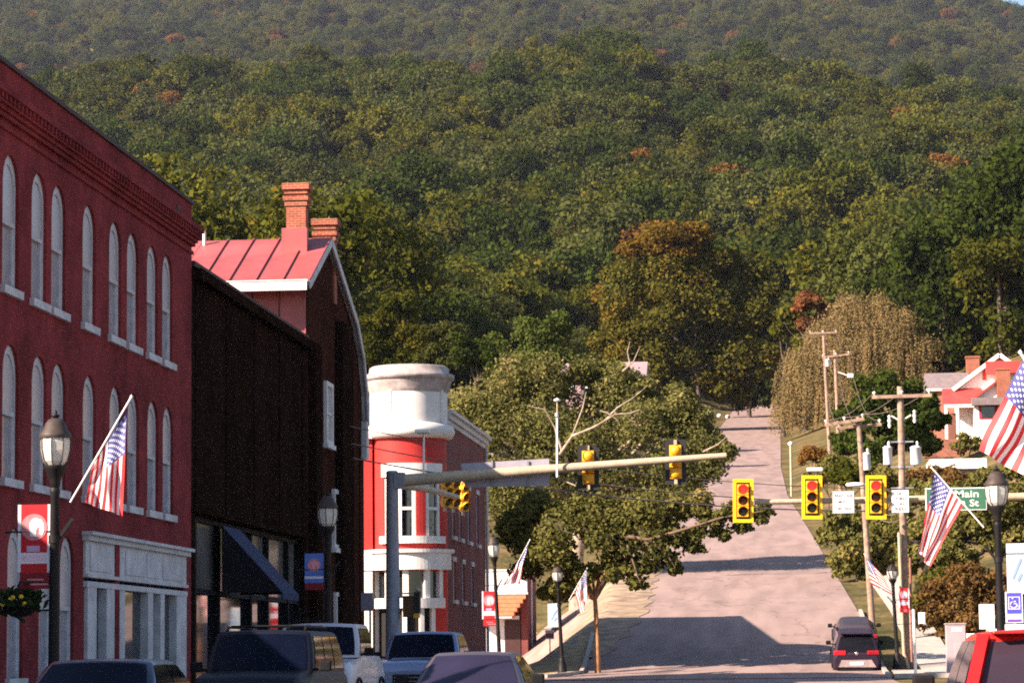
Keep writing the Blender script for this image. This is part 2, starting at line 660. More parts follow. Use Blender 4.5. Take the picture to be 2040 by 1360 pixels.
C_ = lambda v: (lambda y: np.full_like(np.asarray(y, float), v))
strip('street', np.arange(-60, 112.1, 2), C_(-9.9), C_(3.7), .03, ASPH)
strip('cross_street', np.arange(106.6, 113.9, .9), C_(-70), C_(-9.9), .035, ASPH, 30)
strip('hill_road', np.arange(112, 640, 2), lambda y: cx(y) - hw(y) - np.interp(y, [112, 118, 142], [1.2, .3, 0]), redge, .05, ASPH)
strip('parking_lot', np.arange(136, 166, 2), C_(-30), lambda y: cx(y) - hw(y) - 1.2, .05, LOT, 20)
strip('sand_verge', np.arange(114.4, 132, 1), C_(-13.5), lambda y: np.interp(y, [114.4, 117, 132], [-10.0, -8.6, -9.2]), .08, mat('dry_sandy_verge', (.30, .22, .11), .95, .3, 2.2, bump=.5), 9)
strip('dirt_verge', np.arange(124, 186, 1.5), lambda y: cx(y) - hw(y) - 3.4 - .5 * np.sin(y * .5), lambda y: cx(y) - hw(y) + .25 + .22 * np.sin(y * 1.3), .075, mat('pale_dirt', (.30, .22, .15), .95, .35, 1.2, bump=.5, dirt=.3), 9)
strip('sidewalk', np.arange(-60, 106.5, 2), C_(-15.98), C_(-9.9), .16, CONCRETE)
strip('sidewalk', np.arange(-60, 90, 2), C_(3.9), C_(9), .16, CONCRETE)
strip('sidewalk', np.arange(112.4, 170, 1), lambda y: redge(y) + 1.5, lambda y: redge(y) + 3.1, .10, CONCRETE)
strip('corner_pavement', np.arange(112.2, 118, 1), lambda y: redge(y) + .3, C_(16), .075, CONCRETE, 14)


def kerb(x0, y0, x1, y1):
    m = MB()
    n = max(1, int(math.hypot(x1 - x0, y1 - y0) / 3))
    pts = [(x0 + (x1 - x0) * i / n, y0 + (y1 - y0) * i / n) for i in range(n + 1)]
    for (a, b), (c, d) in zip(pts, pts[1:]):
        m.bar((a, b, float(T(a, b)) + .05), (c, d, float(T(c, d)) + .05), .16, .26)
    return tag(m.build('kerb', CONCRETE), kind='structure')


kerb(-9.87, -60, -9.87, 106.4)
kerb(3.79, -60, 3.79, 89.9)
kerb(3.9, 112.0, 16, 112.0)
kerb(3.72, 112.2, 3.3, 140)
kerb(-13.5, 114.3, -10.2, 114.3)
kerb(-9.9, 114.5, -8.75, 116.9)
kerb(-8.65, 117.1, -9.2, 132)
# ---------------------------------------------------------------- buildings on the left side of the street
RED_BRICK = brick('painted_red_brick', (.285, .042, .046), (.225, .033, .037), (.215, .038, .038), .075, .012, .42, .85, .06)
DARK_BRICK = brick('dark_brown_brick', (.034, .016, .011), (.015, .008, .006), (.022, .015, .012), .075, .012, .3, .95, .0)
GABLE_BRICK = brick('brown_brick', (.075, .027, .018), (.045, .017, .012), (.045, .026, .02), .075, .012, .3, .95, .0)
ORANGE_BRICK = brick('orange_brick', (.36, .085, .045), (.27, .06, .032), (.36, .22, .16), .085, .015, .3)
SCAR_BRICK = brick('scarlet_painted_brick', (.50, .034, .030), (.44, .030, .027), (.40, .03, .027), .08, .010, .16, .6)
SIDE_BRICK = brick('dark_and_shaded_brick', (.21, .045, .04), (.16, .033, .032), (.2, .10, .09), .08, .010, .3)  # on the corner building's side wall this darker red includes its shade
TAN_BRICK = brick('tan_brick', (.42, .30, .20), (.36, .25, .17), (.4, .34, .28), .08, .010, .3)
BLIND = mat('window_blind', (.52, .49, .53), .28, .08, 1.2, spec=.6, dirt=.15)
BLIND2 = mat('lower_blind', (.40, .375, .43), .2, .12, 1.5, spec=.7, dirt=.25)
COPING = mat('coping_stone', (.06, .035, .035), .8, .2, 4)
RIGHTX = Vector((1, 0, 0))


def place(mesh, name, parent, pos, label=None):
    o = link(name, mesh, parent)
    o.location = Vector(pos) - ORG.get(parent, Vector((0, 0, 0)))
    ORG[o] = Vector(pos)
    if label:
        o['label'] = label
    return o


def sub(mesh, name, parent):
    return link(name, mesh, parent)


def arch(w, h, rise, n=9):
    """closed outline of an arched opening, origin at the bottom centre"""
    pts = [(-w / 2, 0), (w / 2, 0)]
    for i in range(n):
        t = i / (n - 1)
        a = math.pi * t
        pts.append((w / 2 * math.cos(a), h - rise + rise * math.sin(a)))
    return pts


def ring(m, outer, inner, u, v, d, o=(0, 0, 0), mi=0):
    """frame between two matching outlines, extruded by d"""
    u, v, d, o = Vector(u), Vector(v), Vector(d), Vector(o)
    n = len(outer)
    A = [o + u * a + v * b for a, b in outer]
    B = [o + u * a + v * b for a, b in inner]
    vs_ = A + B + [p + d for p in A] + [p + d for p in B]
    fs = []
    for i in range(n):
        j = (i + 1) % n
        fs += [(i, j, n + j, n + i), (2 * n + i, 3 * n + i, 3 * n + j, 2 * n + j), (i, 2 * n + i, 2 * n + j, j), (n + i, n + j, 3 * n + j, 3 * n + i)]
    return m.add(vs_, fs, mi)


def arch_window_meshes(w, h, rise, key, sillw=.22, sillh=.17):
    """meshes in the wall's own axes: y along the wall, z up, +x out; origin on the wall face at the bottom centre"""
    fr = MB()
    ring(fr, arch(w, h, rise), arch(w - .2, h - .2, rise - .06), (0, 1, 0), (0, 0, 1), (.1, 0, 0), (-.17, 0, 0))
    for p in (0,):
        fr.box(-.15, -w / 2 + .1, h * .47, -.06, w / 2 - .1, h * .47 + .09)
    up = MB()
    inner = [(a, b) for a, b in arch(w - .2, h - .2, rise - .06)]
    top = [(a, max(b, h * .47 + .05)) for a, b in inner]
    up.prism([(-.10, a, b) for a, b in top], (-.02, 0, 0))
    lo = MB()
    lo.box(-.17, -w / 2 + .1, .0, -.15, w / 2 - .1, h * .47 + .02)
    fr.box(-.16, -w / 2 + .1, 0, -.09, -w / 2 + .17, h * .47)
    fr.box(-.16, w / 2 - .17, 0, -.09, w / 2 - .1, h * .47)
    si = MB().box(-.3, -w / 2 - .12, -sillh, .10, w / 2 + .12, 0)
    return fr.mesh(key + '_frame', WHITE2), up.mesh(key + '_pane', BLIND), lo.mesh(key + '_pane_low', BLIND2), si.mesh(key + '_sill', WHITE2)


def put_window(ms, parent, pos):
    w = place(ms[0], 'window', parent, pos)
    sub(ms[1], 'pane', w)
    sub(ms[2], 'pane', w)
    if ms[3] is not None:
        sub(ms[3], 'sill', w)
    return w


XF = -16.0
# --- the three-storey red brick building
b1 = thing('brick_building', 'three-storey dark red painted brick building with rows of white arched windows', 'building', (XF, 50, 0))
y0, y1, HT = 50.0, onX(381, 900, XF).y, 13.8
up_px = [20, 77, 116, 177, 229, 264, 303, 333]
cen = [onX(p + 1, 450, XF).y for p in up_px]
cen = [cen[0] - 3.1, cen[0] - 4.9] + cen
ww, wr = 1.22, .61
holes, ups, los = [], [], []
for c in cen:
    for z, lst in ((9.13, ups), (5.18, los)):
        if z == 5.18:
            c2 = c + .12
        else:
            c2 = c
        lst.append(c2)
        holes.append([(c2 + a, z + b) for a, b in arch(ww, 2.8, wr)])
gro = [onX(p, 1200, XF).y for p in (30, 92, 133)]
for c in gro:
    holes.append([(c + a, 1.1 + b) for a, b in arch(1.2, 3.1, .6)])
sA, sB = onX(166, 1060, XF).y, onX(367, 1090, XF).y
holes.append([(sA + .1, .2), (sB - .1, .2), (sB - .1, 4.17), (sA + .1, 4.17)])
w = MB()
w.wall((XF, 0, 0), (0, 1, 0), (0, 0, 1), (1, 0, 0), [(y0, 0), (y1, 0), (y1, 13.72), (y0, 13.72)], holes, .3)
w.box(-36, y1 - .3, 0, XF - .001, y1, 13.72)
w.box(-36, y0, 0, XF - .001, y0 + .3, 13.72)
w.box(-36, y0 + .3, 0, -35.7, y1 - .3, 13.72)
w.build('facade', RED_BRICK, b1)
MB().box(-35.7, y0 + .3, 0, XF - .42, y1 - .3, 12.6).build('interior', BACKM, b1)
MB().box(-36, y0 - .05, 13.723, XF + .06, y1 + .05, 13.82).build('coping', COPING, b1)
co = MB()
for z, h, p in ((12.36, .09, .05), (12.58, .10, .09), (12.68, .10, .15), (12.78, .12, .22), (12.96, .14, .30)):
    co.box(XF - .3, y0 - p * .3, z, XF + p, y1 + p * .8, z + h)
n = int((y1 - y0) / .30)
for i in range(n):
    yy = y0 + (y1 - y0) * (i + .25) / n
    co.box(XF - .05, yy, 12.84, XF + .27, yy + .14, 12.98)
co.build('cornice', RED_BRICK, b1)
for px_, z_ in ((348, 13.0),):
    yv = onX(352, 408, XF).y
    MB().box(XF - .02, yv, 13.32, XF + .015, yv + .45, 13.44).build('vent', BLACKM, b1)
ms = arch_window_meshes(ww, 2.8, wr, 'arched_window')
for c in ups:
    put_window(ms, b1, (XF, c, 9.13))
for c in los:
    put_window(ms, b1, (XF, c, 5.18))
ms = arch_window_meshes(1.2, 3.1, .6, 'street_window')
for c in gro:
    put_window(ms, b1, (XF, c, 1.1))
# white shop front
sf = MB()
sf.box(XF - .25, sA - .1, 4.17, XF + .16, sB + .12, 4.29).box(XF - .25, sA - .14, 4.29, XF + .26, sB + .18, 4.37)
sf.box(XF - .25, sA, 3.42, XF + .06, sB, 4.17).box(XF - .25, sA, 3.12, XF + .10, sB, 3.25).box(XF - .25, sA, 3.34, XF + .12, sB, 3.42)
front = sf.build('shop_front', WHITE2, b1)


def sy(px):
    return onX(px, 1180, XF).y


for a, b in ((172, 218), (243, 284), (286, 314), (318, 360)):
    MB().box(XF + .06, sy(a) + .06, 3.5, XF + .085, sy(b) - .06, 4.08).build('frieze_panel', WHITE2, front)
for a, b in ((168, 186), (206, 222), (232, 243), (289, 299), (314, 322), (346, 366)):
    MB().box(XF - .25, sy(a), .16, XF + .08, sy(b), 3.12).build('pilaster', WHITE2, front)
MB().box(XF - .3, sy(223), .16, XF + .09, sy(231), 4.17).build('brick_pier', RED_BRICK, front)
for a, b, mt in ((186, 206, GLASS), (243, 289, GLASS), (299, 314, BACKM), (322, 346, GLASS)):
    MB().box(XF - .15, sy(a), .5, XF - .12, sy(b), 3.12).build('shop_pane', mt, front)
MB().box(XF - .24, sA, .16, XF + .02, sB, .5).build('stall_riser', WHITE2, front)

# --- dark brick building with shop windows
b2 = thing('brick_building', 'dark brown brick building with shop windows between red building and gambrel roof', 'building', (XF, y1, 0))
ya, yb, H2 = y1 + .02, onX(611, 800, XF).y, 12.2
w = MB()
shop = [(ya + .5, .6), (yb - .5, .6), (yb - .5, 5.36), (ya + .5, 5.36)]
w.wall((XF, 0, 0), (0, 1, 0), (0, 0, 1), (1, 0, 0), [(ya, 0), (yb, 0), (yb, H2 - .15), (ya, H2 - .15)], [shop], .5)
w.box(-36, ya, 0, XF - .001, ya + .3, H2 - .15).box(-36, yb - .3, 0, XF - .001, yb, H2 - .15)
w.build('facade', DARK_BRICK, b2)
MB().box(-36, ya + .3, 0, XF - .55, yb - .3, H2 - 1.2).build('interior', BACKM, b2)
MB().box(-36, ya, H2 - .15, XF + .08, yb + .02, H2).build('coping', COPING, b2)
nb = 5
for i in range(nb):
    yy = ya + .4 + (yb - ya - 1.4) * i / (nb - 1)
    MB().box(XF - .05, yy, 5.5, XF + .04, yy + .6, H2 - .5).build('pilaster', DARK_BRICK, b2)
MB().box(XF - .05, ya, 5.40, XF + .12, yb, 5.54).box(XF - .05, ya, H2 - .5, XF + .26, yb, H2 - .2).build('string_course', DARK_BRICK, b2)


def dy(px, py=1150):
    return onX(px, py, XF).y


fr = MB()
fr.box(XF - .42, ya + .5, 5.23, XF - .2, yb - .5, 5.36).box(XF - .42, ya + .5, 3.25, XF - .2, yb - .5, 3.4).box(XF - .42, ya + .5, .6, XF - .18, yb - .5, .95)
sfr = fr.build('shop_frame', PLASTIC, b2)
for p in (402, 449, 512, 545, 585, 606):
    MB().box(XF - .45, dy(p) - .09, .95, XF - .16, dy(p) + .09, 5.23).build('mullion', PLASTIC, sfr)
px_ = [402, 449, 512, 545, 585, 606]
TRANS = mat('frosted_transom_glass', (.17, .15, .14), .15, .2, 1.2, spec=.8)
for a, b in zip(px_, px_[1:]):
    MB().box(XF - .35, dy(a) + .09, 3.4, XF - .33, dy(b) - .09, 5.23).build('transom_pane', TRANS, sfr)
    MB().box(XF - .35, dy(a) + .09, .95, XF - .33, dy(b) - .09, 3.25).build('shop_pane', GLASS, sfr)
aw = thing('awning', 'dark blue canvas awning over the shop window of dark brick building', 'awning', (XF, 79, 3.3))
a0, a1_ = onX(441, 1040, XF).y, onX(441, 1040, XF).y + 2.6
AWN = mat('navy_canvas', (.012, .022, .075), .85, .2, 3, bump=.2)
AWE = mat('black_canvas', (.006, .006, .010), .9, .2, 3)
zb_ = 3.32
MB().prism([(XF + .02, a0, 5.22), (XF + 1.75, a0, zb_), (XF + 1.75, a0, zb_ - .05), (XF + .02, a0, 5.1)], (0, a1_ - a0, 0)).build('canopy', AWN, aw)
for yy in (a0 - .02, a1_):
    MB().prism([(XF + .02, yy, 5.2), (XF + 1.74, yy, zb_), (XF + .02, yy, zb_)], (0, .02, 0)).build('end_panel', AWE, aw)
MB().box(XF + 1.70, a0, zb_ - .2, XF + 1.76, a1_, zb_ - .05).build('valance', AWN, aw)

# --- gambrel roofed building: gable towards the street, metal roof
b3 = thing('gambrel_building', 'brown brick building with curved gambrel roof of red standing seam metal', 'building', (XF, yb, 0))
XO = XF + .25
gy0, gy1 = yb + .02, onX(735, 830, XO).y
apex = tuple(onX(662, 474, XO).yz)
nb_ = (gy0 - .75, 13.95)
fbk = tuple(onX(714, 640, XO).yz)
p5_ = tuple(onX(726, 705, XO).yz)
p6_ = tuple(onX(733, 780, XO).yz)
sl_ = (apex[1] - nb_[1]) / (apex[0] - nb_[0])
prof = [(gy0 + .01, 10.6), (gy0 + .01, 13.9), nb_, apex, fbk, p5_, p6_, (gy1, 10.3)]
gwall = [(gy0, 10.6), (gy0, nb_[1] + .75 * sl_)] + prof[3:]
g = MB()
gout = [(gy0, 0), (gy1, 0)] + [(a, b - .12) for a, b in reversed(gwall)]
win3 = [(onX(651, 700, XF).y, 8.9, 11.0), (onX(667, 930, XF).y, 5.35, 7.35), (onX(671, 1165, XF).y, 1.0, 3.75)]
holes = [[(c - .7, a), (c + .7, a), (c + .7, b), (c - .7, b)] for c, a, b in win3]
g.wall((XF, 0, 0), (0, 1, 0), (0, 0, 1), (1, 0, 0), gout, holes, .22)
g.wall((-19.7, 0, 0), (0, 1, 0), (0, 0, 1), (-1, 0, 0), gout, [], .2)
g.box(-19.7, gy0, 0, XF - .01, gy0 + .3, 10.4).box(-19.7, gy1 - .3, 0, XF - .01, gy1, 10.2)
g.build('gable_wall', GABLE_BRICK, b3)
MB().box(-19.4, gy0 + .4, 0, XF - .35, gy1 - .4, 9.8).build('interior', BACKM, b3)
pil = MB()
for a, b in ((614, 626), (668, 690)):
    MB().box(XF - .03, onX(a, 900, XF).y, .1, XF + .28, onX(b, 900, XF).y, 13.4 if a > 640 else 12.0).build('pilaster', DARK_BRICK, b3)
for c, a, b in win3:
    f = MB()
    ring(f, [(c - .74, a - .03), (c + .74, a - .03), (c + .74, b + .03), (c - .74, b + .03)], [(c - .58, a + .1), (c + .58, a + .1), (c + .58, b - .12), (c - .58, b - .12)], (0, 1, 0), (0, 0, 1), (.2, 0, 0), (XF - .08, 0, 0))
    f.box(XF - .02, c - .58, (a + b) / 2 - .04, XF + .07, c + .58, (a + b) / 2 + .04)
    wo = f.build('window', WHITE, b3)
    MB().box(XF + .0, c - .59, a + .1, XF + .02, c + .59, b - .1).build('pane', BLIND, wo)
    MB().box(XF - .2, c - .85, a - .19, XF + .18, c + .85, a - .035).build('sill', WHITE, wo)
ROOFM = mat('red_metal_roof', (.33, .078, .08), .5, .16, .8, metal=.0, spec=.5, dirt=.22)
xr0, xr1 = -20.6, XO
x1r = xr1
seg = [(prof[0], prof[1])] + list(zip(prof[2:], prof[3:]))
cols_n = 26
roof = MB()
for (p, q) in seg[1:]:
    roof.prism([(xr0, p[0], p[1] - .02), (xr0, q[0], q[1] - .02), (xr0, q[0], q[1] - .12), (xr0, p[0], p[1] - .12)], (xr1 - xr0, 0, 0))
roof_o = roof.build('roof', WHITE2, b3)
pw = .92
for (p, q) in (seg[0], seg[1], seg[2], seg[3]):
    dn = Vector((0, q[0] - p[0], q[1] - p[1]))
    ln = dn.length
    dn.normalize()
    nr = Vector((0, -dn.z, dn.y))
    nr = nr if nr.z > 0 or nr.y < 0 else -nr
    if nr.z < 0:
        nr = -nr
    k = 0
    xr1 = XF - .02 if p is prof[0] else XO
    xx = xr1
    proto = None
    while xx > xr0 + .9:
        if proto is None:
            m_ = MB()
            A, B = Vector((xx - pw + .02, p[0], p[1])), Vector((xx - .02, p[0], p[1]))
            m_.panel([A + nr * .01, B + nr * .01, B + dn * ln + nr * .01, A + dn * ln + nr * .01], .0, .02)
            m_.bar(B + nr * .035 + Vector((.0, 0, 0)), B + dn * ln + nr * .035, .035, .07, up=nr)
            proto = m_.build('roof_panel', ROOFM, roof_o)
        else:
            dup(proto, 'roof_panel', roof_o, (-(k * pw), 0, 0))
        k += 1
        xx -= pw
    MB().panel([(xr0, p[0], p[1] + .0), (xr1 - k * pw, p[0], p[1]), (xr1 - k * pw, q[0], q[1]), (xr0, q[0], q[1])], .012, .02).build('roof_sheet', ROOFM, roof_o)
xr1 = XO
ev = MB()
ev.box(xr0, nb_[0] - .42, nb_[1] - .34, xr1 - .05, nb_[0] - .30, nb_[1] - .02).box(xr0, nb_[0] - .42, nb_[1] - .05, xr1 - .02, nb_[0] + .02, nb_[1] + .015)
ev.build('eave_board', WHITE, b3)
rk = MB()
for (p, q) in seg[1:]:
    a = Vector((xr1 - .02, p[0], p[1] - .13))
    b = Vector((xr1 - .02, q[0], q[1] - .13))
    rk.bar(a, b, .06, .26)
rk.build('rake_board', WHITE2, b3)
rl = MB()
p, q = prof[5], prof[7]
rl.prism([(XF + .012, gy1, 10.0), (XF + .012, gy1, .3), (XF + .012, gy1 - .9, .3), (XF + .012, gy1 - .9, 10.0)], (.03, 0, 0))
rl.build('corner_trim', GABLE_BRICK, b3)
# lavender painted soffit under the overhanging right slope
sof = MB()
for (p, q) in seg[3:]:
    sof.panel([(XF + .05, p[0], p[1] - .14), (XF + .05, q[0], q[1] - .14), (xr1, q[0], q[1] - .14), (xr1, p[0], p[1] - .14)], 0, .02)
sof.box(XF + .04, gy1 - .55, 8.9, XF + .24, gy1 + .02, 10.3)
sof.build('soffit', WHITE2, b3)
MB().tube([onX(407, 500, -20.2) * 1.0, onX(407, 462, -20.2)], .06, 10).build('vent_pipe', WHITE, b3)


def chimney(parent, px0, px1, ytop, yc, zbase, label, flash=True):
    pl, pr = onY(px0, ytop + 60, yc), onY(px1, ytop + 60, yc)
    zt = onY(px0, ytop, yc).z
    wd = pr.x - pl.x
    m = MB()
    d = wd * .85
    m.box(pl.x, yc, zbase, pr.x, yc + d, zt - .78)
    c = m.build('chimney', ORANGE_BRICK, parent)
    k = MB()
    for z, p, h in ((zt - .78, .05, .14), (zt - .60, .10, .16), (zt - .36, .06, .1), (zt - .22, .13, .22)):
        k.box(pl.x - p, yc - p, z, pr.x + p, yc + d + p, z + h)
    k.box(pl.x, yc, zt - .7, pr.x, yc + d, zt - .2)
    k.build('chimney_cap', ORANGE_BRICK, c)
    if flash:
        MB().box(pl.x - .1, yc - .35, zbase, pr.x + .1, yc - .01, zbase + 1.25).build('flashing', ROOFM, c)
    return c


chimney(b3, 570, 609, 366, apex[0] - 1.15, 15.0, '')
chimney(b3, 628, 666, 437, apex[0] + 1.6, 14.0, '', False)

# --- corner building with the round turret
TY = 114.0                                  # front wall


def zt(py, Y=TY):
    return onY(1000, py, Y).z


tr = (onY(893, 800, TY + 1.6).x - onY(737, 800, TY + 1.6).x) / 2
tcx, tcy = (onY(893, 800, TY + 1.6).x + onY(737, 800, TY + 1.6).x) / 2, TY + tr
b4 = thing('corner_building', 'red corner building with round white turret and white trim beyond the gambrel roof', 'building', (tcx, tcy, 1.0))
GZ = .3


def arcw(m, r0, r1, a0, a1, z0, z1, mi=0, n=None):
    n = n or max(2, int(abs(a1 - a0) / 5))
    vs_ = []
    for i in range(n + 1):
        a = R(a0 + (a1 - a0) * i / n)
        for r in (r0, r1):
            for z in (z0, z1):
                vs_.append((tcx + r * math.sin(a), tcy - r * math.cos(a), z))
    fs = []
    for i in range(n):
        b, c = i * 4, i * 4 + 4
        fs += [(b + 2, c + 2, c + 3, b + 3), (b, b + 1, c + 1, c), (b + 1, b + 3, c + 3, c + 1), (b, c, c + 2, b + 2)]
    fs += [(0, 2, 3, 1), (n * 4, n * 4 + 1, n * 4 + 3, n * 4 + 2)]
    return m.add(vs_, fs, mi, False)


rw = tr * .94
zs = {k: zt(v) for k, v in dict(top=720, corn=752, drum=838, ledge=866, head0=945, head1=918, sill0=1077, sill1=1063, band1=1093, band0=1131, gw1=1135, gw0=1188, gs0=1208).items()}
A0, A1 = -95, 100
wina = ((-36, 17), (33, 63))
w = MB()
arcw(w, rw - .25, rw, A0, A1, zs['head0'], zs['ledge'])
arcw(w, rw - .25, rw, A0, A1, zs['band0'] - .05, zs['sill0'] + .1)
for a, b in ((A0, wina[0][0]), (wina[0][1], wina[1][0]), (wina[1][1], A1)):
    arcw(w, rw - .25, rw, a, b, zs['sill0'] + .1, zs['head0'])
for a, b in ((64, A1),):
    arcw(w, rw - .25, rw, a, b, GZ, zs['gw1'])
arcw(w, rw - .25, rw, 45, A1, GZ, zs['gs0'])
w.build('turret_wall', SCAR_BRICK, b4)
for q in w.sm:
    pass
MB().lathe((tcx, tcy, 0), [(rw - .45, GZ), (rw - .45, zs['ledge'])], 24).build('interior', BACKM, b4)
d = MB()
d.lathe((tcx, tcy, 0), [(tr * .97, zs['ledge'] + .55), (tr * .97, zs['corn'] - .2)], 48)
for a in (-75, -25, 62):
    arcw(d, tr * .95, tr * 1.0, a, a + 6, zs['drum'] + .05, zs['corn'] - .2)
d.build('drum', WHITE2 if False else mat('turret_white', (.66, .64, .62), .6, .05, 2, dirt=.1), b4)
OLDW = mat('stained_cornice', (.42, .37, .36), .75, .2, 3, dirt=.35, bump=.05)
c = MB()
c.lathe((tcx, tcy, 0), [(tr * .97, zs['corn'] - .45), (tr * 1.03, zs['corn'] - .3), (tr * 1.06, zs['corn'] - .05), (tr * 1.08, zs['corn'] + .0), (tr * 1.08, zs['corn'] + .10), (tr * 1.15, zs['corn'] + .12), (tr * 1.15, zs['corn'] + .30), (tr * 1.03, zs['corn'] + .32), (tr * 1.0, zs['top'] - .05), (tr * .95, zs['top']), (0, zs['top'] + .02)], 48)
c.build('turret_cornice', OLDW, b4)
c = MB()
c.lathe((tcx, tcy, 0), [(rw, zs['ledge'] - .02), (tr * 1.08, zs['ledge'] + .02), (tr * 1.16, zs['ledge'] + .25), (tr * 1.12, zs['ledge'] + .5), (tr * .97, zs['ledge'] + .62)], 48)
c.build('ledge', mat('turret_white', (.7, .68, .66)), b4)
for a, b in wina:
    f = MB()
    z0, z1 = zs['sill0'] + .1, zs['head0']
    arcw(f, rw - .2, rw - .05, a, a + 6, z0, z1)
    arcw(f, rw - .2, rw - .05, b - 6, b, z0, z1)
    arcw(f, rw - .2, rw - .05, a, b, z1 - .12, z1)
    arcw(f, rw - .2, rw - .05, a, b, (z0 + z1) / 2 - .06, (z0 + z1) / 2 + .06)
    if b - a > 40:
        arcw(f, rw - .2, rw - .03, (a + b) / 2 - 4, (a + b) / 2 + 4, z0, z1)
    wo = f.build('window', WHITE, b4)
    for za, zb2 in ((z0, (z0 + z1) / 2), ((z0 + z1) / 2, z1)):
        g = MB()
        arcw(g, rw - .17, rw - .15, a + 4, b - 4, za, zb2)
        g.build('pane', GLASS, wo)
h = MB()
arcw(h, rw - .05, rw + .06, wina[0][0] - 3, wina[1][1] + 2, zs['head0'], zs['head1'])
h.build('window_head', WHITE, b4)
h = MB()
arcw(h, rw - .05, rw + .16, wina[0][0] - 4, wina[1][1] + 4, zs['sill0'] - .03, zs['sill1'] - .02)
h.build('window_sill', WHITE, b4)
bd = MB()
arcw(bd, rw - .2, rw + .22, A0, 82, zs['band0'], zs['band1'] - .08)
arcw(bd, rw - .2, rw + .34, A0, 84, zs['band1'] - .08, zs['band1'] + .06)
bd.build('white_band', WHITE, b4)
f = MB()
for a in (-70, -34, -4, 30, 58):
    arcw(f, rw - .22, rw + .02, a, a + 9, zs['gw0'] - .05, zs['gw1'] + .1)
arcw(f, rw - .22, rw + .14, A0, 66, zs['gs0'], zs['gw0'])
for a in (-70, -5, 22, 42):
    arcw(f, rw - .22, rw - .0, a, a + 7, GZ, zs['gs0'])
gf = f.build('shop_front', WHITE, b4)
g = MB()
arcw(g, rw - .2, rw - .17, A0, 70, zs['gw0'], zs['gw1'] + .1)
g.build('shop_pane', GLASS, gf)
g = MB()
arcw(g, rw - .2, rw - .17, A0, 45, GZ, zs['gs0'])
g.build('door', BACKM, gf)
# flat front to the left of the turret, street side to the right
fl = MB()
xl = tcx - rw + .1
fl.box(-20, TY + .9, GZ, xl, TY + 1.2, zs['ledge'])
fl.box(xl - .62, TY + .82, zs['band1'], xl - .0, TY + .9, zs['ledge'])
fl.build('front_wall', SCAR_BRICK, b4)
MB().box(-20, TY + .5, zs['band0'], xl + .05, TY + .9, zs['band1'] + .05).build('white_band', WHITE, b4)
MB().box(xl - .35, TY + .55, GZ, xl + .02, TY + .9, zs['band0']).build('pilaster', WHITE, b4)
MB().box(-20, TY + .6, zs['gs0'], xl - .36, TY + .9, zs['gw0']).build('window_sill', WHITE, b4)
MB().box(-20, TY + .6, zs['ledge'], xl + .3, TY + 1.2, zs['ledge'] + .5).build('ledge', WHITE, b4)
MB().box(-20, TY + .86, GZ, xl - .7, TY + .89, zs['gs0']).build('shop_pane', GLASS, b4)
xs = tcx + rw - .06
ye = onX(966, 1000, xs).y
H4 = 11.45
sw = MB()
hl = []
for p in (903, 917, 934, 951):
    yc = onX(p, 1020, xs).y
    hl.append((yc, 6.5, 8.75))
for p in (905, 923, 941):
    yc = onX(p, 1150, xs).y
    hl.append((yc, 3.85, 5.45))
holes = [[(c - .45, a), (c + .45, a), (c + .45, b), (c - .45, b)] for c, a, b in hl]
sw.wall((xs, 0, 0), (0, 1, 0), (0, 0, 1), (1, 0, 0), [(tcy, GZ), (ye, GZ), (ye, H4), (tcy, H4)], holes, .2)
sw.box(-20, ye - .3, GZ, xs - .01, ye, H4)
sw.build('side_wall', SIDE_BRICK, b4)  # darker red than the turret: the side's shade is put into the colour
MB().box(-20, TY + 1.3, GZ, xs - .3, ye - .3, H4 - .3).build('interior', BACKM, b4)
for c, a, b in hl:
    f = MB()
    ring(f, [(c - .45, a), (c + .45, a), (c + .45, b), (c - .45, b)], [(c - .35, a + .1), (c + .35, a + .1), (c + .35, b - .1), (c - .35, b - .1)], (0, 1, 0), (0, 0, 1), (.1, 0, 0), (xs - .16, 0, 0))
    f.box(xs - .13, c - .35, (a + b) / 2 - .03, xs - .08, c + .35, (a + b) / 2 + .03)
    wo = f.build('window', WHITE2, b4)
    MB().box(xs - .13, c - .36, a + .1, xs - .11, c + .36, b - .1).build('pane', GLASS, wo)
    MB().box(xs - .1, c - .58, a - .16, xs + .13, c + .58, a).box(xs - .05, c - .55, b, xs + .05, c + .55, b + .2).build('sill', WHITE2, wo)
cc = MB()
cc.box(xs - .3, tcy + .3, H4, xs + .34, ye + .15, H4 + .14).box(xs - .3, tcy + .3, H4 - .22, xs + .2, ye + .08, H4).box(xs - .3, tcy + .3, H4 - .4, xs + .08, ye, H4 - .22)
cc.build('side_cornice', WHITE2, b4)
MB().tube([(xs + .1, ye - .15, GZ), (xs + .1, ye - .15, H4 - .3)], .07, 8).build('downpipe', WHITE2, b4)

# --- small shop with the orange mansard
SY = 152.0
b5 = thing('small_shop', 'one-storey white shop with an orange shingle mansard beside the red corner building', 'building', (onY(1010, 1300, SY).x, SY, 1.2))


def s5(px, py, dyy=0):
    return onY(px, py, SY + dyy)


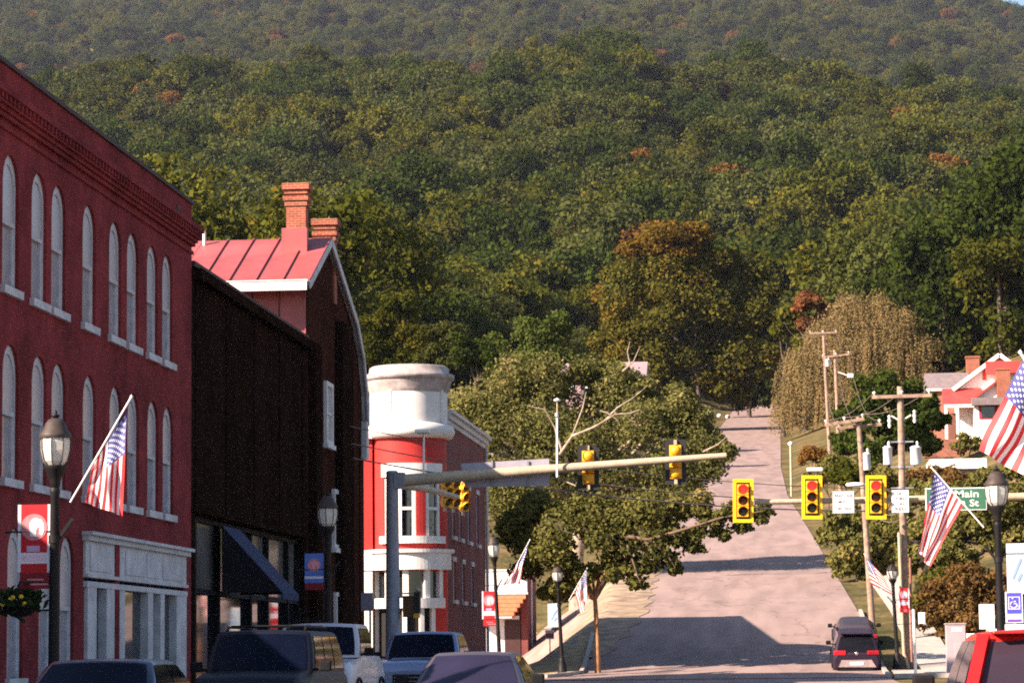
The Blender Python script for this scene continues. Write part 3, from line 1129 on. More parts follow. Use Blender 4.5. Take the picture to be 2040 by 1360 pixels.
x0_, x1_ = s5(940, 1200).x, s5(1050, 1200).x
zt5, zm, zl = s5(1000, 1137).z, s5(1000, 1181).z, s5(1000, 1226).z
MB().box(x0_, SY + .3, .2, s5(1033, 1200).x, SY + .5, zl).box(x0_, SY, zm, x1_, SY + .3, zt5).build('front_wall', WHITE, b5)
MB().box(x0_, SY - .06, zt5, x1_ + .05, SY + .4, zt5 + .1).box(x0_, SY - .08, zm - .07, x1_ + .05, SY - .0, zm + .03).build('parapet_cap', WHITE2, b5)
SHG = mat('orange_shingles', (.50, .13, .06), .85, .12, 5, bump=.4)
zz = zm - .08
nrow = 5
for i in range(nrow):
    t0, t1 = i / nrow, (i + 1) / nrow
    za, zb2 = zz + (zl - zz) * t0, zz + (zl - zz) * t1
    ya2, yb2 = SY - .02 - .75 * t0, SY - .02 - .75 * t1 - .03
    xr = x1_ - (x1_ - s5(1027, 1200).x) * 0
    MB().prism([(x0_, ya2, za), (x0_, yb2, zb2), (x0_, yb2 + .05, zb2 - .04), (x0_, SY + .2, zb2 - .04), (x0_, SY + .2, za)], (x1_ - x0_ - .8 * (t0 + t1) / 2 * .9, 0, 0)).build('shingle_row', SHG, b5)
MB().box(x0_, SY - .8, zl - .14, x1_ - .75, SY + .3, zl - .04).build('soffit_board', WHITE2, b5)
MB().box(x1_ - .35, SY + .3, .2, x1_ + .0, onX(1068, 1200, x1_).y, zt5).box(x0_, SY + .5, .2, x1_ - .35, SY + .8, zt5 - .2).build('side_wall', SIDE_BRICK, b5)
MB().box(x0_, SY + .8, zt5 - .3, x1_ - .36, SY + 6, zt5 - .2).build('roof', COPING, b5)
MB().tube([(x1_ + .04, SY + 2.2, .2), (x1_ + .04, SY + 2.2, zt5 - .4)], .06, 8).build('downpipe', WHITE2, b5)
MB().box(x1_ - 1.25, SY + .27, .2, x1_ - .4, SY + .31, zl - .2).build('door', mat('shop_door_dark', (.05, .02, .02), .5), b5)

# --- two-storey neighbour nearer than the frame, whose shade lies over the parked cars
b0 = thing('brick_building', 'two-storey tan brick building at the near end of the row', 'building', (XF, 14, 0))
w = MB()
hl = [(18 + 4.4 * i, 3.6, 5.4) for i in range(7)]
holes = [[(c - .6, a), (c + .6, a), (c + .6, b), (c - .6, b)] for c, a, b in hl] + [[(16, .5), (47.5, .5), (47.5, 3.0), (16, 3.0)]]
w.wall((XF, 0, 0), (0, 1, 0), (0, 0, 1), (1, 0, 0), [(14, 0), (49.9, 0), (49.9, 6.85), (14, 6.85)], holes, .25)
w.box(-30, 14, 0, XF - .01, 14.3, 6.85).box(-30, 49.6, 0, XF - .01, 49.9, 6.85)
w.build('facade', TAN_BRICK, b0)
MB().box(-30, 14, 6.85, XF + .1, 49.9, 7.0).build('coping', COPING, b0)
MB().box(-29.5, 14.4, 0, XF - .4, 49.5, 5.9).build('interior', BACKM, b0)
for c, a, b in hl:
    f = MB()
    ring(f, [(c - .6, a), (c + .6, a), (c + .6, b), (c - .6, b)], [(c - .5, a + .1), (c + .5, a + .1), (c + .5, b - .1), (c - .5, b - .1)], (0, 1, 0), (0, 0, 1), (.1, 0, 0), (XF - .2, 0, 0))
    wo = f.build('window', WHITE2, b0)
    MB().box(XF - .16, c - .5, a + .1, XF - .14, c + .5, b - .1).build('pane', GLASS, wo)
MB().box(XF - .2, 16, .5, XF - .17, 47.5, 3.0).build('shop_pane', GLASS, b0)
# ---------------------------------------------------------------- houses on the slopes
SHINGLE = mat('grey_shingle', (.17, .135, .14), .9, .15, 3, bump=.3)
REDROOF = mat('red_porch_roof', (.62, .05, .045), .55, .1, 2)
HWHITE = mat('house_white', (.74, .72, .68), .6, .04, 3)
HY = 228.0


def h(px, py, d=0.0):
    return onY(px, py, HY + d)


hs = thing('white_house', 'white gabled house with red porch roofs and brick chimneys on right bank', 'house', h(1950, 890))
zb = h(1950, 893).z - .8
# main gable block facing the street
ap, el, er = h(1990, 705), h(1897, 775), h(2083, 775)
m = MB()
m.prism([(el.x + .35, HY, zb), (er.x - .35, HY, zb), (er.x - .35, HY, er.z - .1), (ap.x, HY, ap.z - .3), (el.x + .35, HY, el.z - .1)], (0, 9, 0))
hw_ = m.build('wall', HWHITE, hs)
rf = MB()
for e in (el, er):
    a, b = Vector((ap.x, HY - .5, ap.z)), Vector((e.x, HY - .5, e.z))
    rf.prism([a, b, b - Vector((0, 0, .16)), a - Vector((0, 0, .16))], (0, 9.8, 0))
rfo = rf.build('roof', SHINGLE, hs)
tr_ = MB()
for e in (el, er):
    tr_.bar((ap.x, HY - .55, ap.z - .1), (e.x, HY - .55, e.z - .1), .1, .32)
tr_.build('bargeboard', WHITE, rfo)
# wing with grey roof on the left
wl0, wl1 = h(1845, 780, 3), h(1935, 780, 3)
zr, ze = h(1845, 742, 5).z, h(1845, 775, 3).z
MB().box(wl0.x + .2, HY + 3.2, zb, wl1.x, HY + 8, ze).build('wing_wall', brick('house_brick', (.34, .10, .06), (.28, .08, .05), (.3, .2, .16)), hs)
MB().prism([(wl0.x, HY + 2.9, ze), (wl0.x, HY + 5.6, zr), (wl0.x, HY + 8.3, ze)], (wl1.x - wl0.x, 0, 0)).build('wing_roof', SHINGLE, hs)
MB().box(wl0.x, HY + 2.85, ze - .16, wl1.x - .5, HY + 2.95, ze + .02).box(wl0.x + .25, HY + 2.9, ze - 1.5, wl0.x + .45, HY + 3.1, ze).build('gutter', WHITE, hs)
# porch with red roof
p0, p1 = h(1880, 800, -2.2), h(1960, 800, -2.2)
zp0, zp1 = h(1880, 806, -2.2).z, h(1880, 773, -.4).z
MB().prism([(p0.x, HY - 2.4, zp0), (p0.x, HY - .02, zp1), (p0.x, HY - .02, zp0)], (p1.x - p0.x, 0, 0)).build('porch_roof', REDROOF, hs)
MB().box(p0.x, HY - 2.45, zp0 - .25, p1.x, HY - 2.3, zp0 - .005).build('porch_beam', WHITE, hs)
zf = h(1880, 875, -2.2).z
for px_ in (1885, 1908):
    q = h(px_, 850, -2.2)
    MB().box(q.x - .11, HY - 2.4, zf, q.x + .11, HY - 2.2, zp0 - .25).build('porch_post', WHITE, hs)
MB().box(p0.x, HY - 2.4, zb, p1.x + 1.5, HY - .02, zf).build('porch_base', MATS['house_brick'], hs)
q = h(1898, 830)
MB().box(q.x - .5, HY - .06, zf + .1, q.x + .5, HY - .01, zp0 - .5).build('door', mat('brown_door', (.16, .07, .05), .5), hs)
st = MB()
for i in range(4):
    st.box(p0.x - 1.6 + i * .4, HY - 2.3, zb, p0.x - 1.2 + i * .4, HY - 1.1, zb + (zf - zb) * (i + 1) / 5)
st.build('steps', MATS['house_brick'], hs)
rl = MB()
rl.bar((p0.x - 1.6, HY - 2.3, zb + 1.7), (p0.x, HY - 2.3, zf + .9), .06, .06).bar((p0.x - 1.6, HY - 2.3, zb), (p0.x - 1.6, HY - 2.3, zb + 1.7), .06, .06)
rl.bar((p0.x - .8, HY - 2.3, zb + .5), (p0.x - .8, HY - 2.3, zf + .3), .04, .04)
rl.build('railing', mat('brown_rail', (.25, .09, .06), .6), hs)
# second small gable in front, right
e2, a2, f2 = h(1940, 795, -2.6), h(1990, 757, -2.6), h(2040, 795, -2.6)
MB().prism([(e2.x, HY - 2.6, zb), (f2.x, HY - 2.6, zb), (f2.x, HY - 2.6, f2.z), (a2.x, HY - 2.6, a2.z), (e2.x, HY - 2.6, e2.z)], (0, 2.58, 0)).build('bay_wall', HWHITE, hs)
b_ = MB()
for e in (e2, f2):
    b_.bar((a2.x, HY - 2.8, a2.z + .05), (e.x - (.2 if e is e2 else -.2), HY - 2.8, e.z - .1), .5, .14)
b_.build('bay_roof', REDROOF, hs)
MB().box(e2.x - .2, HY - 3.6, h(1950, 800, -3).z - .3, f2.x, HY - 2.62, h(1950, 793, -3).z).build('window_hood', SHINGLE, hs)
wv = h(1968, 815, -2.6)
fr = MB().box(wv.x - .7, HY - 2.66, wv.z - .75, wv.x + .7, HY - 2.61, wv.z + .6).build('window', mat('dark_red_shutter', (.3, .03, .05), .5), hs)
MB().box(wv.x - .5, HY - 2.69, wv.z - .65, wv.x + .5, HY - 2.665, wv.z + .5).build('pane', GLASS, fr)
up = MB().box(h(1962, 725).x, HY - 1.1, h(1990, 745).z, h(2030, 725).x, HY - .02, h(1990, 722).z).build('dormer_roof', REDROOF, hs)
MB().box(h(1957, 725).x, HY - .08, h(1960, 757).z, h(1964, 725).x, HY - .02, h(1960, 738).z).build('shutter', REDROOF, hs)
for a, b, t, bt, d in ((1925, 1951, 709, 772, 5.6), (1985, 2012, 733, 900, -3.2)):
    l, r = h(a, t, d), h(b, t, d)
    c = MB().box(l.x, l.y, h(a, bt, d).z, r.x, l.y + 1.0, l.z - .15).build('chimney', ORANGE_BRICK, hs)
    MB().box(l.x - .06, l.y - .06, l.z - .15, r.x + .06, l.y + 1.06, l.z).build('chimney_cap', ORANGE_BRICK, c)

# flat white carport below it
CYY = 172.0


def c_(px, py, d=0.0):
    return onY(px, py, CYY + d)


cp = thing('carport', 'low white flat-roofed outbuilding on right bank below the white house', 'outbuilding', c_(1910, 990))
a, b = c_(1853, 914), c_(1966, 932)
MB().box(a.x, CYY, b.z, b.x, CYY + 5, a.z).build('roof', HWHITE, cp)
MB().box(a.x + .15, CYY + .3, b.z - .32, b.x - .1, CYY + 4.8, b.z - .003).build('roof_edge', SHINGLE, cp)
zz = float(T(c_(1910, 960).x, CYY)) - .3
MB().box(c_(1938, 940).x, CYY + .6, zz, b.x - .1, CYY + 4.5, b.z - .32).build('wall', HWHITE, cp)
for px_ in (1862, 1900):
    MB().box(c_(px_, 940).x, CYY + .35, zz, c_(px_, 940).x + .15, CYY + .5, b.z - .32).build('post', WHITE2, cp)

# house half hidden on the left slope
LY = 352.0


def l_(px, py, d=0.0):
    return onY(px, py, LY + d)


lh = thing('hillside_house', 'grey-roofed house half hidden among trees on the left slope', 'house', l_(1200, 800))
x0_, x1_ = l_(1105, 760).x, l_(1288, 760).x
ze, zr, zb = l_(1190, 752).z, l_(1190, 722, 4).z, float(T(l_(1190, 812).x, LY)) - 1
MB().box(x0_ + .5, LY, zb, x1_ - .5, LY + 8, ze).build('wall', mat('mauve_siding', (.36, .25, .27), .8, .08, 5), lh)
MB().prism([(x0_, LY - .6, ze - .05), (x0_, LY + 4, zr), (x0_, LY + 8.6, ze - .05)], (x1_ - x0_, 0, 0)).build('roof', mat('mauve_shingle', (.27, .20, .22), .9, .1, 3), lh)
MB().box(x0_, LY - .68, ze - .22, x1_, LY - .6, ze).build('fascia', WHITE2, lh)
for px_, w_ in ((1126, .42), (1137, .42), (1174, .55), (1222, .55), (1268, .5)):
    q = l_(px_, 768)
    f = MB().box(q.x - w_ * .9, LY - .06, q.z - .55, q.x + w_ * .9, LY - .003, q.z + .55).build('window', HWHITE, lh)
    MB().box(q.x - w_ * .5, LY - .075, q.z - .35, q.x + w_ * .5, LY - .062, q.z + .35).build('pane', mat('curtain_glass', (.75, .78, .76), .2, .05, 3), f)
# ---------------------------------------------------------------- street lamps
LGLASS = mat('frosted_lantern_glass', (.72, .70, .64), .25, .05, 4, trans=.35)
LAMPG = 'lantern street lamps along both kerbs'


def lamp_proto():
    t = thing('street_lamp', 'x', 'street lamp', (0, 0, 0), LAMPG, local=True)
    MB().lathe((0, 0, 0), [(.23, 0), (.23, .08), (.19, .12), (.17, .45), (.12, .62), (.13, .70), (.09, .78)], 16).build('base', BLACKM, t)
    MB().lathe((0, 0, 0), [(.085, .78), (.066, 3.92), (.075, 3.95), (.075, 4.0), (.06, 4.03)], 14).build('pole', BLACKM, t)
    MB().lathe((0, 0, 0), [(.06, 4.03), (.075, 4.06), (.08, 4.13), (.10, 4.2), (.15, 4.30), (.165, 4.34), (.165, 4.37)], 16).build('fitter', BLACKM, t)
    g = MB().lathe((0, 0, 0), [(.12, 4.37), (.175, 4.44), (.212, 4.60), (.218, 4.74), (.205, 4.80)], 8, smooth=False).build('lantern_glass', LGLASS, t)
    for k in range(8):
        a = 2 * math.pi * k / 8
        m = MB()
        pr = [(.125, 4.37), (.182, 4.44), (.218, 4.60), (.225, 4.74), (.21, 4.81)]
        m.tube([(r * math.cos(a), r * math.sin(a), z) for r, z in pr], .009, 5)
        m.build('lantern_rib', DARKM, g)
    MB().lathe((0, 0, 0), [(.225, 4.79), (.235, 4.82), (.225, 4.86), (.18, 4.92), (.145, 5.02), (.10, 5.08), (.045, 5.1)], 16).build('lantern_roof', DARKM, t)
    MB().lathe((0, 0, 0), [(.03, 5.1), (.06, 5.13), (.06, 5.15), (.02, 5.17), (.03, 5.2), (0, 5.24)], 12).build('finial', BLACKM, t)
    for z in (3.36, 2.16):
        MB().tube([(-.07, 0, z), (-.68, 0, z)], .014, 8).lathe((-.70, 0, z), [(0, -.03), (.03, 0), (0, .03)], 8).build('banner_arm', BLACKM, t)
    MB().lathe((0, 0, 0), [(.09, 3.18), (.09, 3.3)], 10).bar((.05, 0, 3.24), (.26, 0, 3.55), .05, .05).build('flag_bracket', BLACKM, t)
    return t


_lp = lamp_proto()
LAMPS = {}


def lamp(key, px, pyb, ptop, Y, label, flip=False, tilt=0.0, first=False, z0=None):
    p = onY(px, pyb, Y)
    g = float(T(p.x, Y)) + (.14 if Y < 110 else .06) if z0 is None else z0
    top = onY(px, ptop, Y).z
    o = _lp if first else copy_tree(_lp)
    s = (top - g) / 5.24
    o.location = (p.x, Y, g)
    o.scale = (1, 1, s)
    o.rotation_euler = (0, tilt, math.pi if flip else 0)
    o['label'] = label
    ORG[o] = Vector(o.location)
    LAMPS[key] = (p.x, Y, g, s)
    return o


lamp(1, 108, 1200, 815, 40, 'dark lantern lamp with hanging flower basket before red brick building', first=True)
lamp(2, 653, 1150, 975, 62, 'dark shaded lantern lamp with blue banner before gambrel roofed building')
lamp(3, 997, 1300, 1060, 113.4, 'lantern lamp with red banner in front of small white shop', tilt=-.045)
lamp(4, 1121, 1350, 1120, 116.5, 'lantern lamp with pale blue banner beside the leafy street tree', tilt=-.04)
lamp(5, 1992, 1200, 925, 56, 'lantern lamp overlapping the right end of the green street name sign', flip=True)
lamp(6, 1789, 1330, 1118, 118, 'small lantern lamp with red banner at foot of utility pole', flip=True, tilt=.035)
lamp(7, 2320, 1200, 560, 31, 'lantern lamp holding the large flag at right edge', flip=True)

# ---------------------------------------------------------------- flags


def flag_mat():
    m = bpy.data.materials.new('flag_cloth')
    t, N, L, b = nodes(m)
    b.inputs['Roughness'].default_value = .6
    uv = N.new('ShaderNodeUVMap')
    uv.uv_map = 'UVMap'
    sp = N.new('ShaderNodeSeparateXYZ')
    L.new(uv.outputs[0], sp.inputs[0])

    def mt(op, a, b_=None, c=None):
        n = N.new('ShaderNodeMath')
        n.operation = op
        for i, q in enumerate((a, b_, c)):
            if q is None:
                continue
            if isinstance(q, (int, float)):
                n.inputs[i].default_value = q
            else:
                L.new(q, n.inputs[i])
        return n.outputs[0]
    U, V = sp.outputs[0], sp.outputs[1]
    st = mt('FLOOR', mt('MULTIPLY', V, 13))
    red = mt('LESS_THAN', mt('MODULO', st, 2), .5)
    can = mt('MULTIPLY', mt('LESS_THAN', U, .4), mt('GREATER_THAN', V, 6 / 13))
    su = mt('MULTIPLY', U, 12 / .4)
    sv = mt('MULTIPLY', mt('SUBTRACT', V, 6 / 13), 10 / (7 / 13))
    iu, iv = mt('ROUND', su), mt('ROUND', sv)
    even = mt('LESS_THAN', mt('MODULO', mt('ADD', iu, iv), 2), .5)
    du, dv = mt('SUBTRACT', su, iu), mt('SUBTRACT', sv, iv)
    dist = mt('SQRT', mt('ADD', mt('MULTIPLY', mt('MULTIPLY', du, du), 1.6), mt('MULTIPLY', dv, dv)))
    star = mt('MULTIPLY', mt('LESS_THAN', dist, .43), even)
    inn = mt('MULTIPLY', mt('MULTIPLY', mt('GREATER_THAN', iu, .5), mt('LESS_THAN', iu, 11.5)), mt('MULTIPLY', mt('GREATER_THAN', iv, .5), mt('LESS_THAN', iv, 9.5)))
    star = mt('MULTIPLY', star, inn)

    def mix(f, a, b_):
        n = N.new('ShaderNodeMix')
        n.data_type = 'RGBA'
        L.new(f, n.inputs[0])
        for i, q in ((6, a), (7, b_)):
            if isinstance(q, tuple):
                n.inputs[i].default_value = (*q, 1)
            else:
                L.new(q, n.inputs[i])
        return n.outputs[2]
    c = mix(red, (.82, .80, .78), (.62, .018, .025))
    c = mix(can, c, mix(star, (.07, .075, .26), (.85, .85, .88)))
    L.new(c, b.inputs['Base Color'])
    tl = N.new('ShaderNodeBsdfTranslucent')
    L.new(c, tl.inputs[0])
    ms = N.new('ShaderNodeMixShader')
    ms.inputs[0].default_value = .22
    L.new(b.outputs[0], ms.inputs[1])
    L.new(tl.outputs[0], ms.inputs[2])
    L.new(ms.outputs[0], N['Material Output'].inputs['Surface'])
    return m


FLAGM = flag_mat()
STAFF = mat('white_flag_staff', (.78, .76, .72), .4, .05, 6)


def flag(Y, staff, A, B, D, C, label, rip=.05, nw=3.0, seed=0, sag=.06):
    """staff: two photograph points (foot, tip); A/B cloth corners on the staff (tip side, foot side), D/C the free corners"""
    f0, f1 = onY(*staff[0], Y), onY(*staff[1], Y)
    t = thing('american_flag', label, 'flag', f0, 'flags on the street lamps')
    m = MB().tube([f0, f1], .014, 8)
    m.lathe(f1, [(0, -.03), (.028, 0), (0, .035)], 8)
    m.build('staff', STAFF, t)
    nu, nv = 44, 26
    pa, pb, pd, pc = (onY(*q, Y) for q in (A, B, D, C))
    rnd = random.Random(seed)
    ph = rnd.random() * 6
    X = []
    for j in range(nv + 1):
        v = j / nv
        for i in range(nu + 1):
            u = i / nu
            p = (pa * v + pb * (1 - v)) * (1 - u) + (pd * v + pc * (1 - v)) * u
            e = (pd - pa).cross(Vector((0, 1, 0))).normalized()
            w = math.sin(nw * 2 * math.pi * (v * .75 + .12 * math.sin(3 * u)) + ph) * rip * (.25 + u) + .4 * rip * math.sin(9 * u + 4 * v + ph)
            p = p + Vector((0, -1, 0)) * w + e * (.35 * w * (.3 + u)) + Vector((0, 0, -1)) * sag * math.sin(math.pi * u) * (.4 + .6 * (1 - v))
            X.append(p - f0)
    me = bpy.data.meshes.new('flag_cloth')
    fs = [(j * (nu + 1) + i, j * (nu + 1) + i + 1, (j + 1) * (nu + 1) + i + 1, (j + 1) * (nu + 1) + i) for j in range(nv) for i in range(nu)]
    me.from_pydata([tuple(p) for p in X], [], fs)
    me.materials.append(FLAGM)
    uvl = me.uv_layers.new(name='UVMap')
    for li, lp in enumerate(me.loops):
        uvl.data[li].uv = ((lp.vertex_index % (nu + 1)) / nu, (lp.vertex_index // (nu + 1)) / nv)
    me.polygons.foreach_set('use_smooth', [True] * len(fs))
    o = link('cloth', me, t)
    return t


flag(40, ((140, 1000), (262, 790)), (252, 818), (184, 930), (245, 1028), (168, 1000), 'flag on the lamp before the red brick building, sunlit', .05, 2.2, 1, .02)
flag(31, ((2190, 960), (2033, 702)), (2038, 716), (2118, 845), (1949, 896), (2058, 958), 'largest flag, cut off by right edge of photo', .05, 2.0, 2, .0)
flag(56, ((1960, 1050), (1856, 931)), (1861, 940), (1918, 1006), (1829, 1094), (1851, 1128), 'flag covering the left of the green street name sign', .05, 2.4, 3, .0)
flag(113.4, ((1000, 1180), (1056, 1074)), (1052, 1083), (1022, 1136), (1034, 1160), (998, 1166), 'rumpled flag in front of the small white shop', .06, 2.5, 4, .05)
flag(116.5, ((1133, 1196), (1170, 1131)), (1169, 1136), (1144, 1177), (1169, 1196), (1158, 1224), 'flag hanging in front of the leafy street tree', .05, 2.0, 5, .0)
flag(118, ((1762, 1186), (1722, 1103)), (1724, 1108), (1736, 1163), (1764, 1152), (1778, 1184), 'small flag beside the utility pole above the dark parked car', .03, 2.0, 6, .0)

# ---------------------------------------------------------------- banners
BRED = mat('banner_red', (.50, .012, .022), .7, .1, 2, trans=.25)
BBLUE = mat('banner_blue', (.10, .20, .55), .7, .12, 2, trans=.25)
BPALE = mat('banner_pale_blue', (.40, .62, .78), .7, .06, 2, trans=.25)
BWHITE = mat('banner_white', (.72, .72, .78), .7, .04, 3, trans=.25)
BPINK = mat('banner_pink_print', (.46, .17, .19), .7, .2, 6)
BMAROON = mat('banner_maroon', (.20, .008, .015), .7, .15, 3, trans=.2)
HELM = [(-.32, -.80), (.08, -.86), (.06, -.38), (.2, -.12), (.30, -.2), (.26, -.62), (.48, -.78), (.62, -.42), (.60, .12), (.42, .42), (.05, .56), (-.25, .45), (-.42, .12), (-.40, -.3)]


def banner(Y, x0, x1, y0, y1, kind, label):
    a, b = onY(x0, y0, Y), onY(x1, y1, Y)
    xl, xr, zt_, zb_ = a.x, b.x, a.z, b.z
    w, hh = xr - xl, zt_ - zb_
    t = thing('banner', label, 'banner', (xl, Y, zb_), 'banners on the street lamps')
    main = {'red': BRED, 'blue': BBLUE, 'pale': BPALE}[kind]
    bord = BWHITE
    b_ = MB()

    def q(m, u0, v0, u1, v1, k):
        m.box(xl + w * u0, Y - .004 - .003 * k, zt_ - hh * v1, xl + w * u1, Y - .002 - .003 * (k - 1), zt_ - hh * v0)
    q(b_, 0, 0, 1, .8 if kind == 'red' else 1, 0)
    b_.build('cloth', bord if kind != 'blue' else main, t)
    if kind == 'red':
        m = MB()
        q(m, .1, 0, .9, .57, 1)
        q(m, .1, .70, .9, .81, 1)
        m.build('red_field', BRED, t)
        m = MB()
        q(m, .08, .81, 1.0, 1.0, 1)
        m.build('lower_banner', BMAROON if Y < 60 else BRED, t)
        m = MB()
        q(m, .28, .49, .68, .56, 2)
        m.build('date_panel', mat('banner_lilac', (.42, .28, .45), .7), t)
        m = MB()
        for k in range(8):
            q(m, .13 + .094 * k, .595, .13 + .094 * k + .07, .665, 2)
        m.build('letter_row', mat('banner_letter_pink', (.66, .45, .55), .7), t)
        m = MB()
        q(m, .3, .88, .8, .90, 2)
        q(m, .4, .935, .95, .955, 2)
        m.build('small_print', BPINK, t)
        cu, cv, r = .5, .27, .40
    elif kind == 'blue':
        m = MB()
        q(m, 0, .78, 1, .86, 1)
        m.build('white_strip', BWHITE, t)
        m = MB()
        q(m, .02, 1.0, 1, 1.24, 1)
        m.build('lower_banner', BMAROON, t)
        cu, cv, r = .5, .4, .34
    else:
        m = MB()
        q(m, .05, .13, .95, .8, 1)
        m.build('pale_field', mat('banner_field', (.52, .64, .76), .7, .05, 3, trans=.25), t)
        m = MB()
        m.bar((xl + w * .3, Y - .01, zt_ - hh * .7), (xl + w * .75, Y - .01, zt_ - hh * .3), .01, w * .12)
        m.bar((xl + w * .55, Y - .01, zt_ - hh * .75), (xl + w * .75, Y - .01, zt_ - hh * .6), .01, w * .14)
        m.build('print', mat('banner_blue_print', (.18, .28, .5), .7), t)
        return t
    c = Vector((xl + w * cu, Y - .012, zt_ - hh * cv))
    rr = w * r
    d = MB()
    d.prism([c + Vector((rr * math.cos(k * math.pi / 10), 0, rr * math.sin(k * math.pi / 10))) for k in range(20)], (0, .002, 0))
    d.build('emblem_disc', BPINK, t)
    d = MB()
    d.prism([c + Vector((rr * px_ * 1.1 + rr * .1, -.004, rr * (pz_ + .15))) for px_, pz_ in HELM], (0, .002, 0))
    d.build('emblem_helmet', BWHITE if kind == 'red' else mat('banner_rose', (.55, .25, .3), .7), t)
    return t


banner(40, 36, 100, 1005, 1172, 'red', 'red banner with helmet emblem on the lamp before red brick building')
banner(62, 607, 645, 1102, 1160, 'blue', 'blue banner with red emblem on the shaded lamp')
banner(113.4, 960, 989, 1177, 1246, 'red', 'red banner with pale emblem in front of small white shop')
banner(116.5, 1091, 1115, 1201, 1248, 'pale', 'pale blue banner on lamp beside the leafy street tree')
banner(118, 1790, 1812, 1171, 1219, 'red', 'small red banner at foot of the utility pole')
banner(56, 2004, 2046, 1082, 1182, 'pale', 'tall pale blue banner above the blue wheelchair sign')

# hanging flower basket on the first lamp
hb = thing('flower_basket', 'hanging basket of dark foliage and yellow flowers by nearest left lamp', 'flower basket', onY(40, 1215, 40))
fb = onY(38, 1200, 40)
MB().lathe(fb, [(.10, -.2), (.22, -.12), (.27, .0)], 14).build('basket', PLASTIC, hb)
MB().tube([(LAMPS[1][0], 40, fb.z + .28), (fb.x, 40, fb.z + .3), (fb.x, 40, fb.z)], .012, 6).build('bracket', BLACKM, hb)
rnd = np.random.default_rng(3)


def leaf_cards(cent, size, rng, nrm=None, jit=.7, asp=.7):
    n = len(cent)
    if nrm is None:
        nrm = rng.normal(size=(n, 3))
    nn = nrm + jit * rng.normal(size=(n, 3))
    nn /= np.linalg.norm(nn, axis=1, keepdims=True) + 1e-9
    a = rng.normal(size=(n, 3))
    u = np.cross(nn, a)
    u /= np.linalg.norm(u, axis=1, keepdims=True) + 1e-9
    v = np.cross(nn, u)
    s = (size * (.6 + .8 * rng.random(n)))[:, None]
    q = np.stack([cent - u * s - v * s * asp * .3, cent - v * s * asp, cent + u * s, cent + v * s * asp], 1)
    return q.reshape(-1, 3)


def leaf_mesh(name, verts, tint, mats):
    n = len(verts) // 4
    me = bpy.data.meshes.new(name)
    me.vertices.add(n * 4)
    me.vertices.foreach_set('co', verts.astype(np.float32).ravel())
    me.loops.add(n * 4)
    me.loops.foreach_set('vertex_index', np.arange(n * 4, dtype=np.int32))
    me.polygons.add(n)
    me.polygons.foreach_set('loop_start', np.arange(0, n * 4, 4, dtype=np.int32))
    for q in mats:
        me.materials.append(q)
    at = me.attributes.new('tint', 'FLOAT', 'POINT')
    at.data.foreach_set('value', np.repeat(tint, 4).astype(np.float32))
    me.update(calc_edges=True)
    return me


LEAF_BASKET = leafmat('basket_leaf', (.012, .03, .012), (.03, .05, .02))
pts = np.array(fb) + rnd.normal(size=(500, 3)) * np.array([.17, .17, .09]) + np.array([0, 0, .03])
o = link('foliage', leaf_mesh('foliage', leaf_cards(pts, .05, rnd) - np.array(ORG[hb]), rnd.random(500), [LEAF_BASKET]), hb)
YEL = mat('yellow_flower', (.65, .42, .03), .6)
for dx_, dz_ in ((-.07, .04), (-.03, .07), (.09, .08), (.14, -.02), (-.18, -.03)):
    MB().lathe((fb.x + dx_, 39.78, fb.z + dz_), [(.0, -.02), (.035, -.01), (.035, .01), (0, .02)], 7, axis='y').build('flower', YEL, hb)

# ---------------------------------------------------------------- traffic signals
SIGY = mat('signal_yellow', (.78, .36, .012), .5, .06, 5)
SIGB = mat('signal_border_yellow', (.85, .50, .005), .5, .04, 5)
SIGK = mat('signal_black', (.012, .011, .011), .6, .1, 5)
LRED = mat('red_signal_lens_lit', (.6, .01, .01), .4, emit=(1.0, .01, .008), estr=1.6)
LDIM = mat('unlit_signal_lens', (.05, .016, .008), .25, .2, 8)
LGRN = mat('unlit_green_lens', (.02, .028, .012), .25, .2, 8)
SIGG = 'traffic signals over the crossing'


